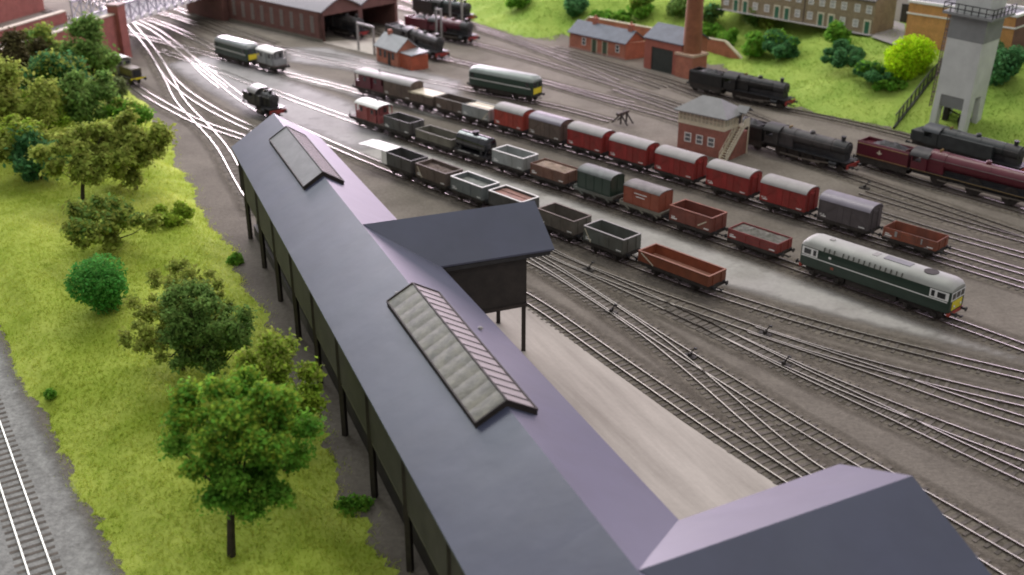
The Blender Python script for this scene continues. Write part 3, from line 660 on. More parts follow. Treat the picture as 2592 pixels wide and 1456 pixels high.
def brake_van(label,x,y,a,L,cab,roof,cat='brake van',verandah=True,floorL=None,name='brake_van',trim=None,light=None):
    t=thing(name,label,cat,(x,y,RZ),R(a)); underframe(t,L,wb=L*.62)
    hy=1.2; cl=cab/2; z0=1.15; ze=3.15
    MB().box(-L/2,L/2,-1.25,1.25,1.1,1.2).build('floor',M_dbrown,t)
    b=MB(); c0=cl-.75
    b.prism([(-hy,1.2),(hy,1.2)]+arc(hy,ze,.3),-c0,c0)
    for e in (-1,1):
        for s in (-1,1): b.box(e*cl-.06,e*cl+.06,s*1.14-.06,s*1.14+.06,1.2,ze)
        b.box(e*cl-.05,e*cl+.05,-1.08,1.08,1.2,2.15)
    for s in (-1,1):
        b.box(-.35,.35,s*(hy+.12)-.12,s*(hy+.12)+.12,1.35,2.95)
        for e in (-1,1): b.box(e*(c0+.02)+(-.02 if e>0 else -.33),e*(c0+.02)+(.33 if e>0 else .02),s*hy-.05,s*hy+.05,1.2,2.1)
    b.build('cabin',trim or M_red,t)
    for s in (-1,1):
        for xx in (-1.1,1.1): MB().box(xx-.25,xx+.25,s*(hy+.005)-.02,s*(hy+.005)+.02,2.25,2.85).build('window',M_glass,t)
    for e in (-1,1):
        for y0 in (-.9,.35): MB().box(e*(c0+.005)-.02,e*(c0+.005)+.02,y0,y0+.55,2.2,2.9).build('window',M_glass,t)
    r=MB(); r.prism(arc(hy+.12,ze,.42)+arc(hy+.1,ze-.04,.36)[::-1],-cl-.12,cl+.12); r.build('roof',roof,t,smooth=True)
    MB().cyl((.5,.3,ze+.3),(.5,.3,ze+.85),.08,n=8).build('stove_pipe',M_blackiron,t)
    h=MB()
    for s in (-1,1):
        h.bar((-L/2+.1,s*1.22,1.2),(-L/2+.1,s*1.22,1.75),.05).bar((L/2-.1,s*1.22,1.2),(L/2-.1,s*1.22,1.75),.05)
        h.bar((-c0,s*1.3,.62),(c0,s*1.3,.62),.06,.3)
    h.build('step_board',M_under,t); return t
rowA='top row of wagons and vans in the siding'; rowB='middle row of wagons'; rowC='front row of wagons'
brake_van('maroon goods brake van with pale roof, last vehicle of the far row',-19.57,155.88,-41,7.2,6.3,M_vroof,trim=M_maroon)
van('weathered brown van with grey roof, coupled to the brake van at the row end',-15.31,152.12,-41.8,5.5,M_brown,M_vroof,group=rowA)
t=open_wagon('tan open wagon under a cream sheet, between brown van and brown mineral wagon',-11.75,148.9,-42.4,4.8,1.3,M_brown,group=rowA,letters=False,planks=5)
MB().box(-2.42,2.42,-1.2,1.2,2.36,2.46).box(-2.44,2.44,-1.27,-1.23,2.2,2.46).box(-2.44,2.44,1.23,1.27,2.2,2.46).build('sheet',M_cream,t,bevel=.05)
open_wagon('brown empty mineral wagon behind the light grey one with pale load',-7.63,145.09,-43,5.2,1.4,M_brown,rim=M_olive,inside=M_coal,group=rowA)
t=open_wagon('light grey mineral wagon carrying a load of pale planks',-4,141.67,-43.5,4.9,1.4,M_grey,rim=M_grey,group=rowA,stripe=(1.4,1.15,2.35,2.2))
for i,k in enumerate((-.8,-.25,.3,.82)):
    MB().box(-2.2+.1*i,2.1-.12*i,k-.24,k+.22,2.32,2.46+.05*(i%2)).build('plank',M_cream,t,bevel=.02)
van('small bright red van with pale roof, between pale plank wagon and brown van',.38,137.47,-44.1,5.0,M_red2,M_vroof,group=rowA)
van('brown van with glossy lilac roof, between two red vans',4.9,133.07,-44.5,5.3,M_brown,M_proof,group=rowA)
redl=['crimson van with pale roof, directly right of the brown lilac roofed van','crimson van with pale roof, second right of the brown van','crimson van with pale roof, middle one of the five crimson vans','crimson van with pale roof, next but one before the plum grey van','crimson van with pale roof, coupled to the plum grey van']
rp=[(9.6,128.41,-44.9),(14.32,123.67,-45.3),(19.13,118.79,-45.5),(24.18,113.63,-45.7),(29.07,108.6,-45.9)]
rv=van(redl[0],*rp[0],5.45,M_red,M_vroof,group=rowA)
for (x,y,a),lb in zip(rp[1:],redl[1:]):
    c=copy_tree(rv); c.location=(x,y,RZ); c.rotation_euler=(0,0,R(a)); c['label']=lb
van('plum grey van with lilac grey roof, right of the crimson vans',34,103.51,-45.9,5.6,M_plum,M_proof,group=rowA)
t=open_wagon('low bauxite brown open wagon, right hand end of the far row',38.98,98.37,-45.9,5.5,.95,M_baux,planks=3,inside=M_dbrown,group=rowA,doors=False)
dashes(t,[(-1.5,-1.25,1.4,1.95),(1.2,1.35,1.4,1.95),(-2.6,-1.9,1.14,1.22),(1.6,2.0,1.14,1.22)],M_vroof,-1.25,'marking')
brake_van('red goods brake van with white roof and open end platforms',-18.06,140.01,-45,7.4,4.6,M_white,trim=mat('faded_red_paint',(.27,.075,.07),.6,.2,.9))
open_wagon('dark grey empty mineral wagon next to the red brake van',-13.78,135.74,-44.9,5.0,1.4,M_dgrey,rim=M_dgrey,inside=M_olive,group=rowB)
open_wagon('long low olive grey open wagon left of the black tank wagon',-8.83,130.82,-44.8,6.6,.95,M_olive,rim=M_olive,inside=M_ggrey,group=rowB,planks=3,doors=False,letters=False)
# tank wagon
t=thing('tank_wagon','glossy black cylindrical tank wagon','tank wagon',(-4.3,126.33,RZ),R(-44.8),rowB); underframe(t,5.3)
mg=mat('gloss_black',(.012,.012,.014),.09,.1,1,spec=.8)
m=MB(); m.cyl((-2.45,0,2.28),(2.45,0,2.28),1.05,n=28); m.cyl((-2.56,0,2.28),(-2.45,0,2.28),.9,1.05,n=28); m.cyl((2.45,0,2.28),(2.56,0,2.28),1.05,.9,n=28)
for xx in (-1.3,1.3): m.cyl((xx-.05,0,2.28),(xx+.05,0,2.28),1.075,n=28)
m.build('barrel',mg,t,smooth=True)
MB().cyl((0,0,3.2),(0,0,3.55),.4,n=18).cyl((0,0,3.55),(0,0,3.62),.46,n=18).build('filler_dome',mg,t,smooth=True)
m=MB(); m.box(-2.6,2.6,-1.15,1.15,1.1,1.22)
for xx in (-1.8,1.8): m.box(xx-.15,xx+.15,-.95,.95,1.2,1.75)
for e in (-1,1): m.bar((e*2.6,-1.1,1.2),(e*2.45,-.2,2.6),.09).bar((e*2.6,1.1,1.2),(e*2.45,.2,2.6),.09)
m.build('cradle',M_blackiron,t)
dashes(t,[(-1.9,.2,1.14,1.2)],M_white,-1.17); dashes(t,[(.9,1.7,1.14,1.2)],M_white,-1.17)
open_wagon('clean light grey mineral wagon with white top edge, right of the tank wagon',.35,121.71,-44.9,5.03,1.4,M_grey,rim=M_white,inside=M_grey,group=rowB)
open_wagon('dull brown open wagon heaped with sand, left of the green container',4.82,117.24,-45.1,5.3,1.25,M_baux if False else mat('dull_brown',(.155,.075,.05),.7,.25,.8,dirt=(.1,.07,.05),dirt_amt=.5),load=M_sand,planks=5,group=rowB,heap=.18,loadz=.22)
def conflat(label,x,y,a,cm,rm,flatm,arched,bars):
    t=thing('flat_wagon',label[0],'flat wagon',(x,y,RZ),R(a),rowB); underframe(t,5.5)
    m=MB(); m.box(-2.8,2.8,-1.24,1.24,1.1,1.24)
    for s in (-1,1): m.box(-2.8,2.8,s*1.24-.05,s*1.24+.05,.98,1.3)
    m.box(-2.85,-2.72,-1.15,1.15,1.24,1.42).box(2.72,2.85,-1.15,1.15,1.24,1.42)
    for xx in (-1.9,0,1.9): m.bar((xx,-1.3,.98),(xx+.5,-1.3,.72),.05,.16)
    m.build('deck',flatm,t)
    c=thing('container',label[1],'container',(x,y,RZ+1.26),R(a)); L=4.7; hy=1.13; ze=1.85
    b=MB(); b.prism([(-hy,0),(hy,0)]+arc(hy,ze,.45 if arched else .3),-L/2,L/2)
    for s in (-1,1):
        for xx in np.linspace(-L/2+.05,L/2-.05,5): b.box(xx-.04,xx+.04,s*(hy+.02)-.02,s*(hy+.02)+.02,0,ze-.03)
    b.box(L/2-.01,L/2+.04,-.04,.04,.05,ze).box(L/2-.01,L/2+.04,-1.1,-1.0,.05,ze).box(L/2-.01,L/2+.04,1.0,1.1,.05,ze)
    b.build('body',cm,c)
    r=MB(); r.prism(arc(hy+.05,ze,.5 if arched else .34)+arc(hy,ze-.03,.44 if arched else .28)[::-1],-L/2-.05,L/2+.05); r.build('roof',rm,c,smooth=True)
    if bars: dashes(c,[(-.9,.75,1.32,1.4)],M_white,-hy-.05,'white_bar'); dashes(c,[(-.65,.5,.98,1.06)],M_white,-hy-.05,'white_bar')
conflat(('grey flat wagon under the dark green container','dark green container with arched grey roof on a flat wagon'),9.58,112.45,-45.3,M_dgreen,mat('streaked_grey_roof',(.13,.14,.135),.55,.3,1.2),M_ggrey,True,False)
conflat(('grey flat wagon under the rust red container','rust red container with two white bars on its side'),14.17,107.78,-45.7,mat('rust_red_paint',(.25,.065,.035),.6,.15,1),mat('scuffed_grey_roof',(.17,.155,.15),.7,.3,1.2),M_olive,False,True)
open_wagon('rust red empty mineral wagon with cream diagonal stripe on its side',18.65,103.0,-46.1,5.2,1.45,mat('rust_body',(.17,.05,.034),.6,.2,.9,dirt=(.1,.045,.03),dirt_amt=.5),rim=M_baux,inside=M_dbrown,group=rowB,stripe=(1.0,1.45,2.0,2.1))
open_wagon('low dull red open wagon with grey rubble load, coupled to the green diesel',23.84,97.9,-46.6,5.7,.95,mat('dull_red_paint',(.20,.035,.03),.6,.2,.9,dirt=(.1,.05,.04),dirt_amt=.3),load=mat('grey_rubble',(.12,.115,.095),.9,.4,2,bump=.8),planks=3,group=rowB,heap=.12,loadz=.16,doors=False)
# front row
open_wagon('dark grey empty mineral wagon beside the white card, leftmost of the front row',-12.2,120.84,-46.9,4.95,1.4,M_dgrey,rim=M_dgrey,inside=M_coal,group=rowC,letters=False)
open_wagon('brown mineral wagon loaded with stone, second in the front row',-8.12,116.47,-46.9,5.2,1.4,M_brown,rim=M_brown,load=mat('brown_stone',(.15,.11,.095),.9,.4,1.8,bump=.8),group=rowC,heap=.05,loadz=.4,stripe=(-2.3,2.3,-1.5,1.15))
open_wagon('grey mineral wagon with white top edge and pale grey inside, front row',-3.99,112.05,-46.9,5.1,1.4,mat('blue_grey_paint',(.15,.17,.165),.6,.12,.9,dirt=(.1,.1,.09),dirt_amt=.4),rim=M_white,floor=M_grey,load=mat('flat_grey_load',(.21,.22,.2),.8,.1,1),group=rowC,heap=0,loadz=.5)
t=open_wagon('white rimmed wagon with rusty plank load, half hidden by the shed wing',.18,107.59,-46.9,5.0,1.4,M_dgrey,rim=M_white,group=rowC,letters=False)
for i,k in enumerate((-.9,-.45,0,.45,.9)): MB().box(-2.3,2.3,k-.2,k+.2,2.15,2.3+.06*(i%2)).build('plank',mat('rusty_plank',(.26,.13,.10),.8,.3,1.2),t)
open_wagon('brown grey empty mineral wagon with dark inside, just right of the shed wing',5.2,102.21,-46.9,5.03,1.4,mat('drab_grey',(.12,.105,.085),.7,.25,.8,dirt=(.1,.07,.05),dirt_amt=.6),rim=M_brown,inside=mat('rusty_dark_inside',(.045,.028,.022),.8,.4,1),group=rowC)
open_wagon('greenish grey empty mineral wagon with black inside and pale top edge',9.59,97.52,-46.9,5.1,1.4,M_ggrey,rim=M_vroof,inside=M_coal,group=rowC,stripe=(-2.4,2.35,-1.6,1.15))
open_wagon('long rust red low open wagon with pale pink floor, front row right end',15.37,91.33,-46.9,8.1,.95,mat('rust_orange_paint',(.21,.06,.027),.6,.22,.7,dirt=(.12,.05,.03),dirt_amt=.5),rim=mat('rust_edge',(.24,.09,.05),.6,.2,1),inside=mat('rust_inside',(.14,.05,.03),.7,.2,1),floor=M_bauxin,group=rowC,doors=False,letters=False,stripe=(-3.7,2.0,-2.2,1.15))
# folded white card at the end of the front row
t=thing('white_card','folded sheet of bright white card on end of dark grey wagon','card',(-15.2,123.6,0),R(-43))
m=MB(); p=[(-3.0,2.75),(-2.4,2.72),(-1.9,2.85),(2.0,2.85),(2.0,2.9),(-1.95,2.9),(-2.45,2.77),(-3.0,2.8)]
m.prism(p,-1.15,1.15,axis='y'); m.build('top_sheet',M_white,t)
MB().box(1.15,2.0,-1.15,-1.1,1.3,2.84).build('side_sheet',M_white,t)
# ------------------------------------------------------------------ locomotives
def loft(mb,secs,mi=0):
    n=len(secs[0][1]); base=len(mb.v)
    for x,poly in secs: mb.v+=[(x,a,b) for a,b in poly]
    for i in range(len(secs)-1):
        for j in range(n):
            mb.f.append((base+i*n+j,base+i*n+(j+1)%n,base+(i+1)*n+(j+1)%n,base+(i+1)*n+j)); mb.m.append(mi)
    mb.f.append(tuple(base+j for j in range(n))); mb.m.append(mi)
    mb.f.append(tuple(base+(len(secs)-1)*n+j for j in range(n))); mb.m.append(mi)
def bogie(t,x,wb,n,r=.5):
    b=MB()
    for s in (-1,1):
        b.box(x-wb/2-.7,x+wb/2+.7,s*.95-.08,s*.95+.08,.55,.95)
        for k in range(n):
            xx=x-wb/2+wb*k/(n-1); b.box(xx-.22,xx+.22,s*1.08-.1,s*1.08+.1,.3,.75)
    b.box(x-wb/2,x+wb/2,-.7,.7,.6,.9)
    b.build('bogie',M_under,t)
    for k in range(n):
        for s in (-1,1): wheel(t,x-wb/2+wb*k/(n-1),s*.64,r)
def diesel(label,x,y,a,L,wrap_cab=True,roofm=None,detail=True,green=None,small=False):
    t=thing('diesel_locomotive',label,'diesel locomotive',(x,y,RZ),R(a)); g=green or M_dgreen; roofm=roofm or M_vroof
    h=L/2; hw_=1.36
    def sec(k,zt): return [(-hw_*k*.97,1.08),(hw_*k*.97,1.08),(hw_*k,1.5),(hw_*k,2.5),(hw_*k*.97,zt),(-hw_*k*.97,zt),(-hw_*k,2.5),(-hw_*k,1.5)]
    xs=[(-h,.86,2.92),(-h+.18,.95,2.95),(-h+.8,1,2.97),(h-.8,1,2.97),(h-.18,.95,2.95),(h,.86,2.92)]
    b=MB(); loft(b,[(q,sec(k,z)) for q,k,z in xs]); b.build('body',g,t)
    def rs(k,zt):
        w=hw_*k*.985; out=[(w,2.96)]
        for j in range(0,9):
            u=math.pi*j/8; out.append((w*math.copysign(abs(math.cos(u))**.62,math.cos(u)),2.96+(zt-2.96)*abs(math.sin(u))**.8))
        return out+[(-w,2.96)]
    r=MB(); loft(r,[(-h+.02,rs(.84,3.25)),(-h+.3,rs(.95,3.6)),(-h+.9,rs(1,3.74)),(h-.9,rs(1,3.74)),(h-.3,rs(.95,3.6)),(h-.02,rs(.84,3.25))]); r.build('roof',roofm,t,smooth=True)
    st=MB()
    for s in (-1,1): st.box(-h+.2,h-.2,s*1.365-.014,s*1.365+.014,2.02,2.1 if detail else 2.12)
    st.build('stripe',M_white,t)
    if wrap_cab:
        for e in (-1,1):
            c=MB(); wd=MB()
            x1=e*(h-.05); x0=e*(h-1.85)
            for s in (-1,1):
                c.add([(x0,s*1.375,2.16),(e*(h-.8),s*1.375,2.16),(e*(h-.18),s*1.31,2.16),(x0,s*1.345,2.9),(e*(h-.8),s*1.345,2.9),(e*(h-.18),s*1.285,2.9)],[(0,1,4,3),(1,2,5,4)])
                MB().box(min(e*(h-1.15),e*(h-.45)),max(e*(h-1.15),e*(h-.45)),s*1.36-.03,s*1.36+.03,2.3,2.78).build('cab_window',M_glass,t); MB().box(min(e*(h-1.7),e*(h-1.4)),max(e*(h-1.7),e*(h-1.4)),s*1.365-.03,s*1.365+.03,2.28,2.8).build('cab_window',M_glass,t)
            c.box(min(x1,e*(h+.02)),max(x1,e*(h+.02)),-1.14,1.14,2.14,2.9)
            for k in (-.72,0,.72): MB().box(min(x1,e*(h+.04)),max(x1,e*(h+.04)),k-.28,k+.28,2.28,2.8).build('cab_window',M_glass,t)
            c.build('cab_surround',M_white,t)
    else:
        for e in (-1,1):
            for k in (-.62,.62): MB().box(min(e*(h-.1),e*(h+.02)),max(e*(h-.1),e*(h+.02)),k-.38,k+.38,2.2,2.85).build('cab_window',M_glass,t)
            for s in (-1,1): MB().box(e*(h-.8)-.3,e*(h-.8)+.3,s*1.36-.02,s*1.36+.02,2.3,2.85).build('cab_window',M_glass,t)
    for e in (-1,1): MB().box(min(e*(h-.05),e*(h+.03)),max(e*(h-.05),e*(h+.03)),-.95 if not wrap_cab else -.85,.95 if not wrap_cab else .85,1.25,2.06).build('warning_panel',M_yellow,t)
    if detail:
        gr=MB()
        for k in (list(np.arange(-h+2.5,-h+3.7,.5))+list(np.arange(-h+4.4,h-4.0,.52))):
            for s in (-1,1): gr.bar((k,s*1.335,3.0),(k,s*1.25,3.36),.34,.05)
        gr.build('vent',M_ggrey,t)
        fg=MB(); fg.cyl((h-2.6,0,3.7),(h-2.6,0,3.77),.62,n=26).build('roof_fan',M_under,t)
        MB().box(.4,2.9,.15-.55,.95-.5,3.70,3.77).build('roof_panel',mat('roof_panel_grey',(.2,.195,.21),.5,.1,1),t)
        MB().box(-.7,-.2,-.4,.4,3.70,3.75).box(-h+2.2,-h+2.6,-.2,.2,3.7,3.8).build('roof_hatch',M_vroof,t)
        MB().box(-h+3.0,-h+3.25,-1.39,-1.36,2.45,2.65).build('number_plate',M_white,t)
        MB().box(-h+3.3,-h+3.6,-1.39,-1.36,1.5,1.75).build('crest',M_baux,t)
        for s in (-1,1): MB().cyl((h+.06,s*.55,1.6),(h+.1,s*.55,1.6),.11,n=10).build('marker_disc',M_white,t)
    u=MB()
    for e in (-1,1): u.box(min(e*(h-.2),e*(h+.06)),max(e*(h-.2),e*(h+.06)),-1.2,1.2,.8,1.1)
    u.build('buffer_beam',M_red2 if detail else M_under,t)
    u=MB(); u.box(-h*.34,h*.34,-1.15,1.15,.45,1.05).box(-h+.1,h-.1,-1.1,1.1,.95,1.1); u.build('underframe',M_under,t)
    buffers(t,L+.1); couplings(t,L)
    wb=min(2.6,L*.2)
    for e in (-1,1): bogie(t,e*(h-2.6 if L>12 else h-2.1),wb,2)
    return t
diesel('large dark green diesel with pale roof and white cab windows at right',32.4,88.45,-47.4,14.6,True,mat('pale_stone_roof',(.36,.365,.335),.55,.08,.6,dirt=(.26,.25,.23),dirt_amt=.4))
diesel('dark green diesel with yellow end panel on the line behind the red vans',-1.0,156.2,-37.5,11.6,False,mat('pale_green_roof',(.27,.31,.285),.4,.1,.8),detail=False,green=M_bgreen)
diesel('far green diesel coupled to the white roofed brake van',-44.4,176.9,-45,9.6,False,mat('shiny_grey_roof',(.22,.24,.235),.28,.1,.8),detail=False,green=mat('dull_green',(.035,.055,.045),.5,.15,1))
brake_van('pale grey brake van with white roof, behind the far green diesel',-37.7,171.4,-45,5.6,4.6,M_white,trim=mat('pale_grey_side',(.27,.28,.28),.55,.15,1))
def steam(label,x,y,a,Lt,Ll,body,tenderm,nd=4,dr=.78,emblem=False,lined=False,tank=False,z_b=2.75,rb=.86,dirty=True,cabroof=None,smokem=None,deflect=False,boilerm=None):
    L=Lt+Ll+(.5 if Lt else 0); t=thing('steam_locomotive',label,'steam locomotive',(x,y,RZ),R(a)); x0=-L/2
    bm=boilerm or body
    if Lt:
        b=MB(); b.prism([(-1.22,1.35),(1.22,1.35),(1.25,2.9),(1.12,3.15),(1.02,3.15),(1.0,2.75),(-1.0,2.75),(-1.02,3.15),(-1.12,3.15),(-1.25,2.9)],x0,x0+Lt)
        b.box(x0,x0+.12,-1.2,1.2,2.7,3.1).box(x0+Lt-.5,x0+Lt-.4,-1.1,1.1,2.7,3.3)
        b.build('tender_body',tenderm,t)
        lumps(t,'coal',Lt*.32,.95,2.95,M_coal,3,heap=.45).location=(x0+Lt*.55,0,0)
        u=MB(); u.box(x0-.05,x0+Lt+.3,-1.15,1.15,1.1,1.35)
        for s in (-1,1): u.box(x0+.1,x0+Lt-.1,s*1.05-.06,s*1.05+.06,.55,1.15)
        u.build('tender_frame',M_under,t)
        for k in range(3):
            for s in (-1,1): wheel(t,x0+.85+(Lt-1.7)*k/2,s*.66,.58,spokes=10)
        if lined:
            l=MB()
            for s in (-1,1):
                l.box(x0+.05,x0+Lt-.05,s*1.235-.02,s*1.235+.02,1.42,1.48).box(x0+.05,x0+Lt-.05,s*1.262-.02,s*1.262+.02,2.86,2.92)
            l.build('lining',mat('straw_lining',(.30,.2,.08),.5,.1,1),t)
        if emblem:
            m=MB(); c=x0+Lt*.45
            m.cyl((c,-1.255,2.2),(c,-1.285,2.2),.17,n=12).box(c-.32,c+.32,-1.285,-1.255,2.16,2.26).box(c-.06,c+.06,-1.285,-1.255,2.3,2.55)
            m.build('emblem',M_cream,t)
    c0=x0+(Lt+.4 if Lt else (1.9 if tank else .2)); xf=L/2
    cl=1.9
    cb=MB()
    for s in (-1,1): cb.box(c0,c0+cl,s*1.25-.05,s*1.25+.05,1.5,2.35).box(c0+cl-.75,c0+cl,s*1.25-.05,s*1.25+.05,2.352,3.0).box(c0,c0+.12,s*1.25-.05,s*1.25+.05,2.352,3.0)
    cb.prism([(-1.22,1.5),(1.22,1.5)]+arc(1.22,3.0,.6),c0+cl-.08,c0+cl)
    cb.build('cab',body,t)
    r=MB(); r.prism(arc(1.36,2.98,.72)+arc(1.3,2.94,.66)[::-1],c0-.25,c0+cl+.15); r.build('cab_roof',cabroof or (M_smoke if dirty else body),t,smooth=True)
    b=MB(); xb=c0+cl; xs=xf-2.5
    b.cyl((xb-.02,0,z_b),(xb+1.9,0,z_b),rb+.07,rb+.05,n=28)
    b.cyl((xb+1.9,0,z_b),(xs,0,z_b+.03),rb,rb-.06,n=28)
    for q in np.linspace(xb+2.2,xs-.3,3): b.cyl((q-.03,0,z_b),(q+.03,0,z_b),rb+.012,n=28)
    b.box(xb,xb+1.9,-rb-.02,rb+.02,1.5,z_b)
    b.build('boiler',bm,t,smooth=True)
    s_=MB(); s_.cyl((xs,0,z_b+.03),(xf-.85,0,z_b+.03),rb-.02,n=28).cyl((xf-.85,0,z_b+.03),(xf-.72,0,z_b+.03),rb*.75,rb*.6,n=24)
    s_.box(xs+.1,xf-.9,-.6,.6,1.5,z_b); s_.build('smokebox',smokem or M_smoke,t,smooth=True)
    d=MB(); cz=z_b+rb-.05
    d.cyl((xf-1.7,0,cz),(xf-1.7,0,cz+.5),.24,.27,n=16).cyl((xf-1.7,0,cz+.5),(xf-1.7,0,cz+.58),.31,n=16); d.build('chimney',M_blackiron,t,smooth=True)
    d=MB(); xm=(xb+xs)/2+.3; d.cyl((xm,0,cz-.1),(xm,0,cz+.18),.33,n=16).dome((xm,0,cz+.18),.33,.22); d.build('dome',bm,t,smooth=True)
    d=MB(); d.cyl((xb+.9,-.2,cz),(xb+.9,-.2,cz+.32),.11,n=8).cyl((xb+.9,.2,cz),(xb+.9,.2,cz+.32),.11,n=8); d.build('safety_valve',mat('brass',(.35,.25,.1),.4,.1,1,metal=.7),t)
    p=MB(); p.box(c0,xf-.15,-1.28,1.28,1.42,1.5); p.box(c0,xf-.3,-.6,.6,.8,1.42); p.box(c0,xf-1.2,-.55,.55,1.5,2.25)
    for k in range(nd):
        pass
    p.build('running_plate',M_blackiron if dirty else body,t)
    wl=MB() if False else None
    span=(xf-3.0)-(c0+1.0); 
    dx=[c0+1.2+(span-.2)*(k+.5)/nd for k in range(nd)]
    for q in dx:
        for s in (-1,1): wheel(t,q,s*.66,dr,spokes=14)
    for s in (-1,1):
        wheel(t,xf-1.35,s*.66,.46,spokes=9)
        rd=MB(); rd.bar((dx[0],s*.9,dr-.2),(dx[-1],s*.9,dr-.2),.07,.14).bar((dx[-2],s*.98,dr-.15),(xf-2.1,s*1.0,.95),.07,.12); rd.build('coupling_rod',mat('oily_steel',(.28,.26,.24),.35,.2,1,metal=.8),t)
    cyl=MB()
    for s in (-1,1): cyl.cyl((xf-2.5,s*1.05,.98),(xf-1.5,s*1.05,.98),.33,n=16)
    cyl.build('cylinder',M_blackiron,t,smooth=True)
    hr=MB()
    for s in (-1,1): hr.bar((xb,s*(rb+.06),z_b+.25),(xf-.9,s*(rb+.03),z_b+.28),.045)
    hr.build('handrail',mat('dull_steel',(.2,.19,.18),.5,.1,1,metal=.5),t)
    if tank:
        k=MB()
        for s in (-1,1): k.box(xb+.02,xb+(xs-xb)*.85,s*1.0-.25,s*1.0+.25,1.5,z_b+.35)
        k.build('side_tank',body,t,bevel=.05)
        k=MB(); k.box(x0+.15,c0-.02,-1.22,1.22,1.5,2.75).build('bunker',body,t,bevel=.04)
        MB().box(x0+.1,c0,-.6,.6,.8,1.5).build('rear_frame',M_under,t)
    if deflect:
        k=MB()
        for s in (-1,1): k.box(xf-2.6,xf-.5,s*1.2-.03,s*1.2+.03,1.55,3.1)
        k.build('smoke_deflector',body,t)
    if lined:
        l=MB()
        for s in (-1,1): l.box(c0,xf-.2,s*1.29-.02,s*1.29+.02,1.44,1.48)
        l.build('footplate_edge',mat('straw_lining',(.30,.2,.08),.5,.1,1),t)
    MB().box(xf-.16,xf,-1.25,1.25,.78,1.3).build('buffer_beam',M_red,t)
    buffers(t,L); couplings(t,L)
    return t
M_dirtb=mat('dusty_black',(.03,.028,.028),.55,.4,1.2,dirt=(.085,.075,.07),dirt_amt=.6,dscale=.9)
def between(p,q): return ((p[0]+q[0])/2,(p[1]+q[1])/2,math.degrees(math.atan2(q[1]-p[1],q[0]-p[0])))
k1a,k1b=(26.6,160.2),(38.8,148.4)
steam('all black steam engine on the far line below the green hillside',*between(k1a,k1b),5.7,10.2,M_black,M_black)
k2a,k2b=(27.2,134.9),(39.6,121.2)
steam('dusty black steam engine with red front beam, partly behind the signal box',*between(k2a,k2b),6.2,11.6,M_dirtb,M_black,emblem=True,boilerm=mat('worn_boiler',(.05,.045,.045),.55,.35,1.2,dirt=(.12,.1,.1),dirt_amt=.5))
k3a=(41.6,125.2); k3b=(57.3,107.6)
steam('large maroon express steam engine with lined tender at the right edge',*between(k3a,k3b),6.6,16.5,M_maroon,M_maroon,nd=3,dr=1.0,emblem=True,lined=True,dirty=True,rb=1.0,z_b=2.8,smokem=M_dirtb,cabroof=M_dirtb)
k4a=(49.1,131.8); k4b=(59.4,118.6)
steam('dark tank steam engine standing in front of the coaling tower',*between(k4a,k4b),0,14.6,mat('sooty_green',(.026,.03,.03),.5,.3,1),M_black,nd=3,tank=True,cabroof=mat('sooty_roof',(.05,.055,.06),.5,.2,1))
steam('small black tank engine at the far end of the long shed',-33.9,146.7,-49,0,7.6,M_dirtb,M_black,nd=3,dr=.7,tank=True,cabroof=mat('pale_cab_roof',(.3,.28,.28),.4,.1,1),rb=.75,z_b=2.5)
steam('black steam engine beside the small red brick hut',*between((-21.7,193.8),(-10.6,176.6)),6,11.5,M_dirtb,M_dirtb)
steam('maroon steam engine outside the engine shed',*between((-18.5,200.0),(-6.6,190.1)),5.6,9.4,M_maroon,M_maroon,nd=3,dr=.95)
steam('very dark steam engine furthest from camera outside the engine shed',*between((-18.5,217.8),(-7.6,208.2)),5.4,8.8,mat('blackish_green',(.016,.028,.026),.4,.2,1),M_black)
steam('dull dark steam engine standing just inside the engine shed doorway',*between((-36.5,204.2),(-26.3,194.2)),5.4,9,M_dirtb,M_dirtb)
# shunter under the bridge
t=thing('shunting_locomotive','small drab shunting engine with pale cab roof beside the brick bridge pier','shunting locomotive',(-58.2,164.2,RZ),R(-45))
M_drab=mat('drab_paint',(.11,.09,.055),.6,.2,1)
MB().box(-3.4,3.4,-1.25,1.25,.95,1.25).build('frame',M_under,t)
MB().box(-.6,3.1,-.85,.85,1.25,2.55).build('hood',M_drab,t,bevel=.1)
MB().box(-3.0,-.62,-1.2,1.2,1.25,3.2).build('cab',mat('pale_cab_side',(.2,.19,.18),.6,.2,1),t,bevel=.05)
r=MB(); r.prism(arc(1.35,3.2,.45)+arc(1.3,3.16,.4)[::-1],-3.15,-.45); r.build('cab_roof',M_white,t,smooth=True)
for q in ((-.63,-.58,-1.0,-.3,2.6,3.05),(-.63,-.58,.3,1.0,2.6,3.05),(-2.5,-1.2,-1.23,-1.18,2.3,3.0)): MB().box(*q).build('window',M_glass,t)
MB().box(3.38,3.46,-1.2,1.2,.98,1.22).build('yellow_beam',M_yellow,t)
MB().box(3.08,3.14,-.6,.6,1.4,2.3).build('radiator',M_blackiron,t)
for xx in (-2,0,2):
    for s in (-1,1): wheel(t,xx,s*.66,.6)
buffers(t,6.9)
